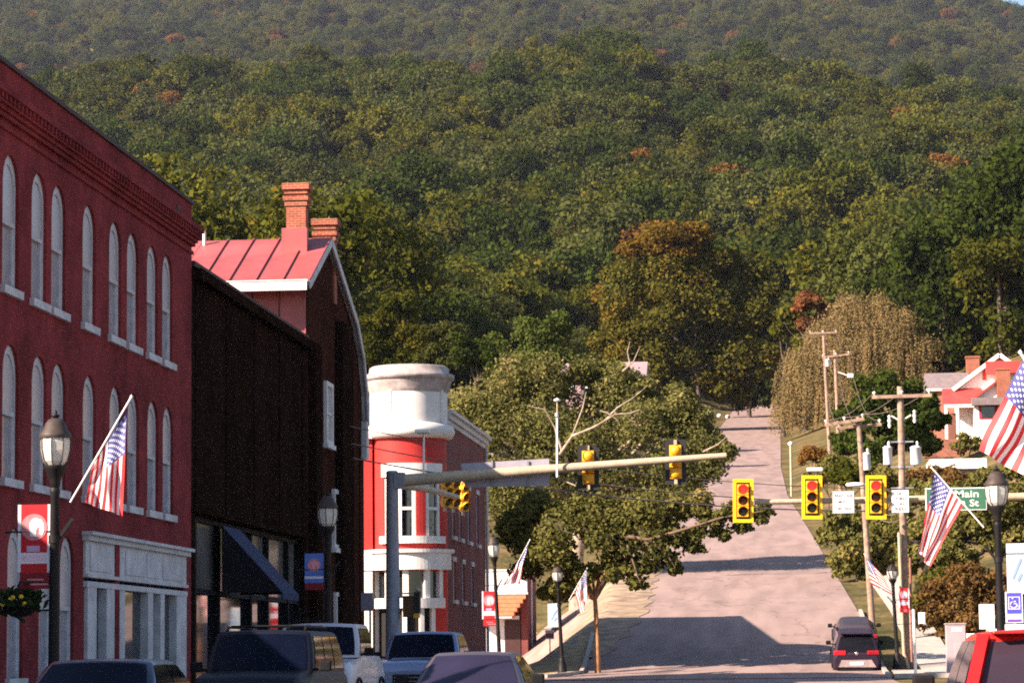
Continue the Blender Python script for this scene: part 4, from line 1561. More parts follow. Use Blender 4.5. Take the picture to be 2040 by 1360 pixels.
def signal_proto(lit, border, plate=True):
    t = thing('traffic_signal', 'x', 'traffic light', (0, 0, 0), SIGG, local=True)
    W_, H_ = .69, 1.47
    if plate:
        MB().box(-W_ / 2, .00, -H_ / 2, W_ / 2, .018, H_ / 2).build('backplate', SIGK, t)
    if border:
        f = MB()
        o_ = [(-W_ / 2, -H_ / 2), (W_ / 2, -H_ / 2), (W_ / 2, H_ / 2), (-W_ / 2, H_ / 2)]
        i_ = [(-W_ / 2 + .11, -H_ / 2 + .11), (W_ / 2 - .11, -H_ / 2 + .11), (W_ / 2 - .11, H_ / 2 - .11), (-W_ / 2 + .11, H_ / 2 - .11)]
        ring(f, o_, i_, (1, 0, 0), (0, 0, 1), (0, -.012, 0), (0, -.001, 0))
        f.build('border', SIGB, t)
    for k in range(3):
        zc = .37 * (1 - k)
        m = MB().box(-.195, -.09, zc - .18, .195, .08, zc + .18)
        m.lathe((0, .08, zc), [(.175, 0), (.165, .06), (.11, .11), (0, .13)], 14, axis='y')
        s_ = m.build('signal_section', SIGY, t, bevel=.02)
        MB().lathe((0, -.11, zc), [(.0, -.02), (.1, -.012), (.152, .015), (.152, .03)], 18, axis='y').build('lens', (LRED if (k == 0 and lit) else (LGRN if k == 2 else LDIM)), s_)
        v = MB()
        n = 14
        vs_, fs = [], []
        for i in range(n + 1):
            a = R(-28) + R(236) * i / n
            for r in (.168, .176):
                for yy in (-.09, -.09 - .23 * (.35 + .65 * max(0, math.sin(a)) if math.sin(a) > -.2 else .3)):
                    vs_.append((r * math.cos(a), yy, zc + r * math.sin(a)))
        for i in range(n):
            b, c = i * 4, i * 4 + 4
            fs += [(b, c, c + 1, b + 1), (b + 2, b + 3, c + 3, c + 2), (b + 1, c + 1, c + 3, b + 3)]
        v.add(vs_, fs, 0, False)
        v.build('visor', SIGY, s_)
    MB().box(-.05, .02, .56, .05, .10, .72).box(-.05, .02, -.72, .05, .1, -.56).build('bracket', GALV, t)
    return t


AY = 97.0
sp = signal_proto(True, True)
for i, (px, py, lb) in enumerate(((1480.5, 997, 'leftmost red traffic light with yellow border at end of the arm'), (1617.5, 990, 'middle red traffic light with yellow border, left of lane sign'), (1745, 990, 'rightmost red traffic light with yellow border, between two white signs'))):
    o = sp if i == 0 else copy_tree(sp)
    o.location = onY(px, py, AY - .45)
    o['label'] = lb
    o.rotation_euler.y = R(1.0)
NY = 92.0
sb = signal_proto(False, False)
for i, (px, py, lb) in enumerate(((1172, 931, 'traffic light seen from behind, left of the pair on the near arm'), (1346, 920, 'traffic light seen from behind, near the tip of near arm'))):
    o = sb if i == 0 else copy_tree(sb)
    o.location = onY(px, py, NY + .42)
    o.rotation_euler.z = math.pi
    o['label'] = lb
sc_ = signal_proto(False, False, plate=False)
for i, (px, py, dy_, lb) in enumerate(((888, 981, 16.4, 'yellow side-on traffic light, nearest of three on the side arm'), (905, 983, 17.4, 'yellow side-on traffic light, middle of three on the side arm'), (924, 990, 18.4, 'yellow side-on traffic light, farthest of three on the side arm'))):
    o = sc_ if i == 0 else copy_tree(sc_)
    o.location = onY(px, py, NY + dy_)
    o.rotation_euler.z = R(48)
    o['label'] = lb


def signal_mast(label, Y, foot_px, top_py, arm, r0, r1, second=None, g=.16):
    x0 = onY(foot_px, 1100, Y).x
    t = thing('signal_mast', label, 'signal mast', (x0, Y, g))
    zt_ = onY(foot_px, top_py, Y).z
    MB().lathe((x0, Y, 0), [(.30, g), (.30, g + .12), (.255, g + .14), (.20, zt_ - .1), (.21, zt_ - .06), (.16, zt_)], 18).build('pole', GALVD, t)
    a, b = (onY(*q, Y) for q in arm)
    m = MB().tube([a + (b - a) * (i / 8) + Vector((0, 0, 0)) for i in range(9)], [r0 + (r1 - r0) * i / 8 for i in range(9)], 14)
    ao = m.build('arm', GALV, t)
    MB().lathe((0, 0, 0), [(r1 + .015, -.02), (r1 + .015, .03), (0, .05)], 12, axis='x')
    MB().box(a.x - .22, Y - .24, a.z - .26, a.x + .10, Y + .24, a.z + .26).build('arm_flange', GALVD, t)
    if second:
        c = Vector((x0, Y + .1, onY(second[0], second[1], Y).z))
        e = onX(second[2], second[3], x0 + .1)
        MB().tube([c, (c + e) / 2 + Vector((0, 0, .06)), e], [.14, .12, .1], 12).build('side_arm', GALV, t)
    return t


signal_mast('grey steel signal pole with long arm over the street, left foreground', NY, 782, 937, ((800, 957), (1447, 907)), .205, .095, (800, 962, 912, 990))
signal_mast('far signal arm carrying three red lights and two white signs', AY, 2260, 950, ((2250, 984), (1503, 1000)), .15, .085)
sg = thing('street_sign_back', 'long grey back of a sign fixed on the near signal arm', 'road sign', onY(1008, 942, NY + .3))
q = [onY(*p, NY + .32) for p in ((926, 970), (1094, 967), (1094, 913), (918, 923))]
MB().panel(q, 0, .02).build('panel', mat('bare_aluminium', (.33, .31, .37), .5, .08, 3, metal=.2), sg)
for px_ in (980, 1052):
    a, b = onY(px_, 967, NY + .28), onY(px_, 917, NY + .28)
    MB().bar(a, b, .06, .04).build('stiffener', GALVD, sg)


def det_camera(px, ytop, ybot, Y, headw, label):
    a, b = onY(px, ybot, Y), onY(px, ytop, Y)
    t = thing('detection_camera', label, 'traffic camera', a)
    MB().tube([a, b], .035, 8).build('post', STAFF, t)
    MB().box(b.x - headw, Y - .25, b.z - .02, b.x + headw * .8, Y + .2, b.z + .11).build('housing', WHITE, t, bevel=.03)
    return t


det_camera(844, 862, 955, NY - .05, .26, 'white camera on short post above the left end of near arm')
det_camera(1110, 830, 950, NY - .3, .05, 'tall thin white post standing on the near arm')
det_camera(1625, 938, 992, AY - .1, .3, 'white camera box above the middle red traffic light')
tp = onY(1110, 797, NY - .3)
tl_ = thing('sensor', 'small white sensor at top of tall thin post on near arm', 'sensor', tp)
MB().tube([onY(1110, 832, NY - .3), tp], .022, 6).build('rod', GALV, tl_)
MB().lathe(tp, [(0, -.06), (.1, -.03), (.12, .02), (0, .08)], 10).build('dome', WHITE, tl_)

ps = thing('pedestrian_signal', 'dark pedestrian signal head on side of the grey steel signal pole', 'pedestrian signal', onY(818, 1205, NY))
a, b = onY(803, 1180, NY), onY(836, 1228, NY)
MB().box(a.x, NY - .12, b.z, b.x - .16, NY + .14, a.z - .1).build('housing', mat('dark_signal_yellow', (.10, .04, .01), .6), ps)
MB().box(b.x - .16, NY - .16, b.z + .12, b.x + .02, NY + .16, a.z + .02).build('visor_box', SIGK, ps)
MB().box(b.x - .18, NY - .14, b.z - .03, b.x + .0, NY + .1, b.z + .11).build('lower_box', SIGY, ps)
MB().tube([(a.x - .45, NY, a.z - .02), (b.x - .1, NY, a.z - .02)], .025, 8).lathe((b.x - .05, NY, a.z + .08), [(0, -.07), (.08, -.03), (.08, .04), (0, .09)], 8).build('bracket', GALV, ps)

# ---------------------------------------------------------------- signs with lettering


def text_mesh(s, w, hgt):
    cu = bpy.data.curves.new('lettering', 'FONT')
    cu.body = s
    cu.align_x = 'CENTER'
    cu.resolution_u = 3
    cu.offset = .012
    ob = bpy.data.objects.new('tmp_text', cu)
    COL.objects.link(ob)
    dg = bpy.context.evaluated_depsgraph_get()
    me = bpy.data.meshes.new_from_object(ob.evaluated_get(dg))
    bpy.data.objects.remove(ob)
    bpy.data.curves.remove(cu)
    co = np.zeros(len(me.vertices) * 3)
    me.vertices.foreach_get('co', co)
    co = co.reshape(-1, 3)
    lo, hi = co.min(0), co.max(0)
    out = np.zeros_like(co)
    out[:, 0] = ((co[:, 0] - lo[0]) / (hi[0] - lo[0]) - .5) * w
    out[:, 2] = ((co[:, 1] - lo[1]) / (hi[1] - lo[1]) - .5) * hgt
    me.vertices.foreach_set('co', out.ravel())
    me.update()
    return me


def letters(s, parent, c, w, hgt, m):
    me = text_mesh(s, w, hgt)
    me.name = 'lettering'
    me.materials.append(m)
    o = link('lettering', me, parent)
    o.location = Vector(c) - ORG[parent]
    return o


SIGNW = mat('sign_white', (.74, .76, .76), .45, .03, 4)
SIGNTXT = mat('sign_black_print', (.10, .075, .085), .6, .1, 4)
GREEN = mat('street_sign_green', (.035, .125, .07), .5, .08, 4)
BLUES = mat('sign_blue', (.06, .055, .40), .5, .06, 4)


def plate_sign(label, Y, x0, x1, y0, y1, cat='road sign', m=SIGNW, name='road_sign', frame=None):
    a, b = onY(x0, y0, Y), onY(x1, y1, Y)
    t = thing(name, label, cat, ((a.x + b.x) / 2, Y, b.z))
    MB().box(a.x, Y, b.z, b.x, Y + .012, a.z).build('plate', m, t, bevel=.004)
    return t, a, b


t, a, b = plate_sign('white lane sign with four words between two red traffic lights', AY - .35, 1658, 1703, 978, 1022)
w_, h_ = b.x - a.x, a.z - b.z
yy = AY - .36
f = MB()
ring(f, [(a.x + .01, b.z + .01), (b.x - .01, b.z + .01), (b.x - .01, a.z - .01), (a.x + .01, a.z - .01)], [(a.x + .025, b.z + .025), (b.x - .025, b.z + .025), (b.x - .025, a.z - .025), (a.x + .025, a.z - .025)], (1, 0, 0), (0, 0, 1), (0, -.002, 0), (0, yy + .007, 0))
f.build('border_line', SIGNTXT, t)
letters('RIGHT LANE', t, ((a.x + b.x) / 2, yy, a.z - h_ * .2), w_ * .80, h_ * .12, SIGNTXT)
letters('MUST', t, ((a.x + b.x) / 2 - .02, yy, a.z - h_ * .48), w_ * .42, h_ * .12, SIGNTXT)
letters('TURN', t, (a.x + w_ * .27, yy, a.z - h_ * .78), w_ * .34, h_ * .12, SIGNTXT)
letters('RIGHT', t, (a.x + w_ * .73, yy, a.z - h_ * .78), w_ * .36, h_ * .12, SIGNTXT)
t, a, b = plate_sign('white turn sign with four short lines right of last red light', AY - .35, 1776, 1811, 976, 1020)
w_, h_ = b.x - a.x, a.z - b.z
for i, s in enumerate(('NO', 'TURN', 'ON', 'RED')):
    letters(s, t, ((a.x + b.x) / 2, yy, a.z - h_ * (.16 + .225 * i)), w_ * (.4 if len(s) == 2 else .62), h_ * .14, SIGNTXT)
t, a, b = plate_sign('green street name sign with white letters behind the flag', AY - .3, 1843, 1966, 972, 1015, m=SIGNW, name='street_name_sign')
w_, h_ = b.x - a.x, a.z - b.z
MB().box(a.x + .035, AY - .312, b.z + .035, b.x - .035, AY - .302, a.z - .035).build('green_face', GREEN, t)
ZM = lambda py: onY(1925, py, AY - .32).z
c = onY(1926, 983, AY - .32)
letters('Main', t, (c.x, AY - .32, c.z), onY(1950, 983, AY).x - onY(1903, 983, AY).x, h_ * .31, SIGNW)
c = onY(1941, 1001, AY - .32)
letters('St', t, (c.x, AY - .32, c.z), onY(1952, 983, AY).x - onY(1934, 983, AY).x, h_ * .30, SIGNW)
c = onY(1918, 1002, AY - .32)
letters('n', t, (c.x, AY - .32, c.z), onY(1922, 983, AY).x - onY(1913, 983, AY).x, h_ * .2, SIGNW)
# blue wheelchair sign on its post
WY = 50.0
t, a, b = plate_sign('blue wheelchair parking sign on post beside lamp at right edge', WY, 2002, 2039, 1178, 1240, 'parking sign', BWHITE, 'parking_sign')
w_, h_ = b.x - a.x, a.z - b.z
MB().box(a.x + .025, WY - .004, a.z - h_ * .70, b.x - .025, WY - .001, a.z - .02).build('blue_face', BLUES, t)
c = Vector(((a.x + b.x) / 2, WY - .008, a.z - h_ * .36))
m = MB()
f = MB()
ring(f, [(-.10, -.11), (.10, -.11), (.10, .11), (-.10, .11)], [(-.085, -.095), (.085, -.095), (.085, .095), (-.085, .095)], (1, 0, 0), (0, 0, 1), (0, .002, 0), c)
n = 14
arc = [(-.01 + .055 * math.cos(R(110 + 230 * i / n)), -.03 + .055 * math.sin(R(110 + 230 * i / n))) for i in range(n + 1)]
for (p, q), (r, s) in zip(arc, arc[1:]):
    f.bar(c + Vector((p, 0, q)), c + Vector((r, 0, s)), .002, .018)
f.lathe(c + Vector((-.02, 0, .075)), [(.0, -.001), (.018, 0), (0, .001)], 10, axis='y')
for p, q in (((-.018, .055), (-.01, -.01)), ((-.01, -.01), (.04, -.01)), ((.04, -.01), (.055, -.065)), ((.055, -.065), (.075, -.06)), ((-.015, .03), (.03, .025))):
    f.bar(c + Vector((p[0], 0, p[1])), c + Vector((q[0], 0, q[1])), .002, .02)
f.build('wheelchair_symbol', BWHITE, t)
m = MB().box(a.x + .03, WY - .004, b.z + .02, b.x - .03, WY - .001, b.z + h_ * .12)
m.build('purple_line', mat('sign_purple', (.14, .05, .32), .5), t)
a2, b2 = onY(2002, 1243, WY), onY(2042, 1263, WY)
MB().box(a2.x, WY, b2.z, b2.x, WY + .012, a2.z).build('lower_plate', SIGNW, t)
MB().box((a.x + b.x) / 2 - .03, WY + .015, .16, (a.x + b.x) / 2 + .03, WY + .06, a.z).build('post', GALV, t)
# white sign half in shade, and the little plates round the far right corner
SYY = 74.0
t, a, b = plate_sign('white blank sign behind red car, shade across its upper left corner', SYY, 1950, 1982, 1203, 1252)
MB().box((a.x + b.x) / 2 - .03, SYY + .014, .16, (a.x + b.x) / 2 + .03, SYY + .06, a.z).build('post', GALV, t)
t, a, b = plate_sign('small white plate low beside red car roof', SYY - 2, 1970, 1988, 1252, 1276)
MB().box((a.x + b.x) / 2 - .03, SYY - 1.98, .16, (a.x + b.x) / 2 + .03, SYY - 1.94, a.z).build('post', GALV, t)
t, a, b = plate_sign('grey back of a square sign standing before the gambrel building', 82, 719, 743, 1180, 1216, m=mat('sign_back_mauve', (.19, .15, .19), .6))
MB().box(b.x - .12, 82.02, .16, b.x - .06, 82.08, a.z).build('post', GALV, t)
t, a, b = plate_sign('small red and white notice on thin post at the grass corner', 124, 1086, 1104, 1254, 1272)
MB().box(a.x + .03, 123.99, b.z + .05, b.x - .03, 123.998, a.z - .14).build('red_print', mat('notice_red', (.42, .10, .12), .6), t)
p = onY(1096, 1330, 124)
MB().box(p.x - .025, 124.02, float(T(p.x, 124)), p.x + .025, 124.06, a.z).build('post', GALVD, t)
t, a, b = plate_sign('small white plate on the white post beside the utility pole', 114, 1829, 1843, 1219, 1241)
p = onY(1824, 1330, 114)
MB().tube([(p.x, 114.05, float(T(p.x, 114))), (onY(1820, 1215, 114).x, 114.05, onY(1820, 1213, 114).z)], .06, 8).build('post', STAFF, t)
p = onY(1577, 1000, 250)
t = thing('marker_post', 'slim pale post with white round top beside the hill road', 'post', (p.x, 250, float(T(p.x, 250))))
q = onY(1575, 884, 250)
MB().tube([(p.x, 250, float(T(p.x, 250)) - .2), q], .10, 8).build('post', GALV, t)
MB().lathe(q, [(0, -.22), (.22, -.08), (.24, .08), (0, .25)], 12).build('globe', WHITE, t)
# grey cabinet and white box on the right corner
KY = 113.0
a, b = onY(1884, 1243, KY), onY(1926, 1343, KY)
t = thing('utility_cabinet', 'tall mauve grey metal cabinet on the right corner pavement', 'cabinet', ((a.x + b.x) / 2, KY, float(T(a.x, KY))))
CAB = mat('cabinet_grey', (.40, .32, .35), .55, .06, 3, dirt=.1)
g_ = float(T(a.x, KY)) + .05
MB().box(a.x, KY, g_, b.x, KY + .6, a.z).build('body', CAB, t, bevel=.02)
MB().box(a.x + .32, KY - .03, g_ + .1, b.x - .03, KY - .002, a.z - .75).build('door', CAB, t, bevel=.01)
q0, q1 = onY(1896, 1250, KY), onY(1917, 1257, KY)
MB().box(q0.x, KY - .012, q1.z, q1.x, KY - .001, q0.z).build('notice', SIGNW, t)
MB().box(a.x - .03, KY - .03, a.z, b.x + .03, KY + .63, a.z + .05).build('lid', CAB, t)
a, b = onY(1926, 1261, KY + 3), onY(1957, 1330, KY + 3)
t = thing('white_box', 'white meter box behind the grey cabinet', 'meter box', (a.x, KY + 3, float(T(a.x, KY + 3))))
MB().box(a.x, KY + 3, float(T(a.x, KY + 3)), b.x, KY + 3.5, a.z).build('body', WHITE, t, bevel=.02)
MB().bar((a.x + .05, KY + 2.98, a.z - .22), (b.x - .25, KY + 2.98, a.z - .2), .01, .03).build('latch', GALVD, t)

# ---------------------------------------------------------------- utility poles, transformers, wires
INS = mat('porcelain', (.62, .58, .55), .3, .05, 6)
TRM = mat('transformer_grey', (.62, .62, .66), .45, .05, 3)
PG = 'wooden utility poles up the right side of the hill road'


def upole(label, Y, top, foot, arms, r=(.17, .13), base=None):
    a, b = onY(*foot, Y), onY(*top, Y)
    g_ = float(T(a.x, Y))
    a = Vector((a.x, Y, min(a.z, g_) - .1)) if base is None else Vector((a.x, Y, base))
    t = thing('utility_pole', label, 'utility pole', (a.x, Y, g_), PG)
    MB().tube([a, (a + b) / 2, b], [r[0], (r[0] + r[1]) / 2, r[1]], 12).build('pole', WOOD, t)
    tips = []
    for (p, q, dy_) in arms:
        c, d = onY(*p, Y + dy_), onY(*q, Y + dy_)
        MB().bar(c, d, .12, .14).build('crossarm', WOOD, t)
        for f_ in (.04, .5, .96):
            e = c + (d - c) * f_
            MB().lathe(e + Vector((0, 0, .07)), [(.03, 0), (.03, .05), (.075, .08), (.075, .14), (.03, .17)], 8).build('insulator', INS, t)
            tips.append(e + Vector((0, 0, .22)))
    return t, tips


def transformer(label, Y, x0, x1, y0, y1):
    a, b = onY(x0, y0, Y), onY(x1, y1, Y)
    r = (b.x - a.x) / 2
    c = Vector(((a.x + b.x) / 2, Y, b.z))
    hh = a.z - b.z
    t = thing('transformer', label, 'transformer', c, 'pole-mounted transformers')
    MB().lathe(c, [(r * .92, 0), (r, .04), (r, hh - .06), (r * 1.06, hh - .05), (r * 1.06, hh - .02), (r * .6, hh + .04), (0, hh + .05)], 18).build('tank', TRM, t)
    MB().lathe(c + Vector((r * .3, 0, hh)), [(.05, 0), (.07, .05), (.04, .1), (.07, .15), (.04, .22), (0, .25)], 8).build('bushing', INS, t)
    MB().box(c.x - .05, Y + r * .8, c.z + .2, c.x + .05, Y + r * 1.5, c.z + hh - .2).build('hanger', GALV, t)
    return t


UY = 119.0
u1, tips1 = upole('tall utility pole with two transformers behind red banner', UY, (1793, 770), (1806, 1337), [((1737, 791), (1856, 787), -.2)])
for (p0, p1, p2) in (((1793, 838), (1776, 828), (1772, 840)), ((1795, 838), (1815, 826), (1822, 830))):
    m = MB().bar(onY(*p0, UY), onY(*p1, UY), .06, .06)
    c = onY(*p2, UY)
    m.lathe(c, [(.05, -.25), (.08, -.15), (.05, -.05), (.09, .05), (.05, .15), (.07, .25), (.0, .3)], 8)
    m.build('cutout', INS, u1)
p_ = [onY(1791, 1060, UY - .25), onY(1796, 1200, UY - .25), onY(1801, 1300, UY - .25), onY(1812, 1338, UY - .3)]
MB().tube(p_, .07, 8).build('conduit', GALV, u1)
MB().tube([onY(1813, 1110, UY - .2), onY(1817, 1335, UY - .2)], .05, 8).build('conduit', mat('rusty_conduit', (.24, .10, .07), .7), u1)
for py in (880, 930, 972):
    m = MB().lathe(onY(1796, py, UY), [(.19, -.05), (.19, .05)], 12)
    m.bar(onY(1775, py, UY - .1), onY(1820, py - 1, UY - .1), .05, .06)
    m.build('clamp', GALVD, u1)
transformer('white transformer on the left of tall utility pole', UY, 1759, 1778, 890, 925)
transformer('white transformer on the right of tall utility pole', UY, 1813, 1836, 890, 925)
sl = thing('street_light', 'white cobra-head street light on arm beside right red traffic light', 'street light', onY(1793, 985, UY))
MB().tube([onY(1793, 990, UY - .2), onY(1765, 974, UY - 1.0), onY(1718, 965, UY - 1.8)], .045, 8).build('arm', GALV, sl)
q = onY(1705, 965, UY - 1.8)
m = MB()
m.lathe((0, 0, 0), [(0, -.42), (.10, -.36), (.135, -.1), (.12, .2), (.06, .36), (0, .38)], 12, axis='x')
m.v = [(q.x + a, q.y + b, q.z + c * .75) for a, b, c in m.v]
m.build('lamp_head', WHITE, sl)
u2, tips2 = upole('leaning utility pole with double crossarm and one transformer', 128.0, (1710, 830), (1741, 1290), [((1643, 847), (1722, 834), -.2), ((1668, 853), (1756, 845), .2)], (.15, .11))
transformer('white transformer on the leaning utility pole', 128.0, 1718, 1735, 903, 936)
u3, tips3 = upole('slim utility pole before pale willow, nearer of two', 235.0, (1663, 697), (1674, 950), [((1638, 712), (1693, 705), -.2)], (.17, .13))
MB().bar(onY(1667, 740, 235), onY(1690, 748, 235), .08, .08).box(onY(1688, 748, 235).x, 234.8, onY(1690, 752, 235).z, onY(1700, 748, 235).x, 235.2, onY(1690, 744, 235).z).build('light_arm', WHITE, u3)
u4, tips4 = upole('slim utility pole before pale willow, farther with top crossarm', 285.0, (1640, 658), (1652, 830), [((1612, 664), (1668, 662), -.2)], (.19, .14))
transformer('small dark transformer on the farther slim utility pole', 285.0, 1643, 1655, 716, 730)
WIREM = mat('wire', (.16, .12, .10), .6)


def wire(a, b, sagm, label, r=.014):
    a, b = Vector(a), Vector(b)
    m = MB()
    n = 16
    m.tube([a + (b - a) * (i / n) - Vector((0, 0, sagm * 4 * (i / n) * (1 - i / n))) for i in range(n + 1)], r, 5, caps=False)
    o = m.build('utility_wire', WIREM, None, a)
    return tag(o, label, 'wire', 'overhead wires')


WW = ('left', 'middle', 'right')
for i in range(3):
    wire(tips1[i], tips2[i], .3, WW[i] + ' overhead wire between the crossarms of the tall and leaning utility poles')
    wire(tips2[i + 3], tips3[i], 1.6, WW[i] + ' overhead wire up the hill from the leaning utility pole')
    wire(tips3[i], tips4[i], .8, WW[i] + ' overhead wire between the two slim utility poles')
    wire(tips4[i], (tips4[i].x - 4, 480, 62 + tips4[i].z - tips4[0].z), 3, WW[i] + ' overhead wire above the top of the hill road')

for k, (z0, z1) in enumerate(((8.2, 8.6), (7.6, 8.0), (7.3, 7.5))):
    p = onY(1797, 1000, UY)
    wire((p.x, UY - .2, z0), (-15.9, 101 + k * .4, z1 + 1.2), .55, ('topmost', 'middle', 'lowest')[k] + ' cable slung across the street from the tall utility pole', .018 + .006 * k)
    wire((p.x, UY + .2, z0 - .3), (onY(1727, 1000, 128).x, 127.8, z0 + .6), .35, ('topmost', 'middle', 'lowest')[k] + ' phone cable between the tall and leaning utility poles', .022)
# ---------------------------------------------------------------- vehicles (local axes: nose towards -y, origin under the middle of the nose)


def paint(name, c, rough=.3, metal=.2, coat=.3):
    m = mat(name, c, rough, .06, 1.5, metal=metal, spec=.2 if coat < .05 else .5, dirt=.0)
    b = m.node_tree.nodes['Principled BSDF']
    b.inputs['Coat Weight'].default_value = coat
    b.inputs['Coat Roughness'].default_value = .08
    return m


TAIL = mat('tail_lamp_red', (.45, .01, .015), .2, .1, 20, emit=(1, .02, .03), estr=.25)
TAILOFF = mat('tail_lamp_dark_red', (.30, .008, .015), .15, .1, 20, spec=.7)
HEADL = mat('headlamp', (.55, .56, .58), .1, .1, 20, spec=.8)


def shell(stations, mats, name, parent, bev=None):
    """lofted lower body: stations of (y, z_bottom, z_top, half_width_bottom, half_width_mid, half_width_top)"""
    m = MB()
    vs_, fs = [], []
    k = 13
    for (y, zb, zt_, hb, hm, ht) in stations:
        hh = zt_ - zb
        half = [(hb * .9, zb), (hb, zb + .05), (hm, zb + hh * .32), (hm * 1.0, zb + hh * .62), (ht + (hm - ht) * .35, zb + hh * .9), (ht - .03, zt_)]
        pts = [(x, z) for x, z in half] + [(0, zt_ + .035)] + [(-x, z) for x, z in reversed(half)]
        vs_ += [(x, y, z) for x, z in pts]
    ns = len(stations)
    for i in range(ns - 1):
        for j in range(k - 1):
            a = i * k + j
            fs.append((a, a + 1, a + k + 1, a + k))
        a = i * k
        fs.append((a + k - 1, a, a + k, a + 2 * k - 1))
    fs.append(tuple(range(k)))
    fs.append(tuple(reversed(range((ns - 1) * k, ns * k))))
    m.add(vs_, fs, 0, True)
    o = m.build(name, mats, parent)
    o.data.set_sharp_from_angle(angle=R(38))
    return o


def bulge(p, D):
    """rounds the greenhouse: screens bow out, the roof is crowned, sides curve in"""
    x, y, z = p
    t_ = min(1, max(0, (z - D['belt']) / (D['H'] - D['belt'])))
    c = 1 - min(1, (x / D['wb']) ** 2)
    if y < D['ym']:
        y -= D.get('bow', .10) * c * min(1, (D['ym'] - y) / max(.2, D['ym'] - D['yrf']))
    else:
        y += .06 * c * min(1, (y - D['ym']) / max(.2, D['yrr'] - D['ym']))
    fy = 1 - min(1, abs(y - D['ym']) / (D['yrr'] - D['yrf'])) ** 2
    z += t_ * (.045 * c + .02 * fy) - .02 * t_
    x *= 1 + .035 * math.sin(math.pi * t_)
    return (x, y, z)


def cabin(parent, mats, A, B, D, name='cabin', bev=.07):
    bm = bmesh.new()
    a = [bm.verts.new(p) for p in A]
    b = [bm.verts.new(p) for p in B]
    bm.faces.new(a[::-1])
    bm.faces.new(b)
    for i in range(4):
        k = (i + 1) % 4
        bm.faces.new((a[i], a[k], b[k], b[i]))
    bmesh.ops.subdivide_edges(bm, edges=bm.edges[:], cuts=7, use_grid_fill=True)
    bm.normal_update()
    ed = [e for e in bm.edges if len(e.link_faces) == 2 and e.calc_face_angle() > R(20) and max(v.co.z for v in e.verts) > D['belt'] + .02]
    bmesh.ops.bevel(bm, geom=ed, offset=bev, segments=3, affect='EDGES', profile=.5, clamp_overlap=True)
    for v in bm.verts:
        v.co = Vector(bulge(v.co, D))
    me = bpy.data.meshes.new(name)
    bm.to_mesh(me)
    bm.free()
    me.materials.append(mats)
    me.polygons.foreach_set('use_smooth', [True] * len(me.polygons))
    o = link(name, me, parent)
    me.set_sharp_from_angle(angle=R(32))
    return o


def glass(quad, D, m, name, parent, off=.012):
    """curved pane lying on the greenhouse"""
    q = [Vector(p) for p in quad]
    nr = (q[1] - q[0]).cross(q[2] - q[0]).normalized()
    nu, nv = 10, 4
    vs_, fs = [], []
    for k in (0, 1):
        for j in range(nv + 1):
            for i in range(nu + 1):
                p = q[0].lerp(q[1], i / nu).lerp(q[3].lerp(q[2], i / nu), j / nv)
                vs_.append(Vector(bulge(p, D)) + nr * (off - .03 * k))
    n = (nu + 1) * (nv + 1)
    ix = lambda k, i, j: k * n + j * (nu + 1) + i
    for j in range(nv):
        for i in range(nu):
            fs += [(ix(0, i, j), ix(0, i + 1, j), ix(0, i + 1, j + 1), ix(0, i, j + 1)), (ix(1, i, j), ix(1, i, j + 1), ix(1, i + 1, j + 1), ix(1, i + 1, j))]
    for i in range(nu):
        fs += [(ix(0, i, 0), ix(1, i, 0), ix(1, i + 1, 0), ix(0, i + 1, 0)), (ix(0, i, nv), ix(0, i + 1, nv), ix(1, i + 1, nv), ix(1, i, nv))]
    for j in range(nv):
        fs += [(ix(0, 0, j), ix(0, 0, j + 1), ix(1, 0, j + 1), ix(1, 0, j)), (ix(0, nu, j), ix(1, nu, j), ix(1, nu, j + 1), ix(0, nu, j + 1))]
    mb = MB()
    mb.add(vs_, fs, 0, True)
    o = mb.build(name, m, parent)
    o.data.set_sharp_from_angle(angle=R(40))
    return o


def lerp(a, b, t):
    return tuple(x + (y - x) * t for x, y in zip(a, b))


def glass_quad(a, b, c, d, u0, u1, v0, v1):
    """a b bottom edge, d c top edge"""
    def P(u, v):
        return lerp(lerp(a, b, u), lerp(d, c, u), v)
    return [P(u0, v0), P(u1, v0), P(u1, v1), P(u0, v1)]


def wheel(parent, x, y, r, w=.22, side=1):
    m = MB().lathe((x, y, r), [(r * .62, -w / 2), (r * .95, -w / 2), (r, -w * .35), (r, w * .35), (r * .95, w / 2), (r * .62, w / 2)], 24, axis='x')
    t = m.build('wheel', TYRE, parent)
    rm = MB().lathe((x, y, r), [(r * .63, -w * .42 * side), (r * .6, w * .30 * side), (r * .16, w * .36 * side), (0, w * .4 * side)], 20, axis='x')
    rm.build('rim', RIM, t)


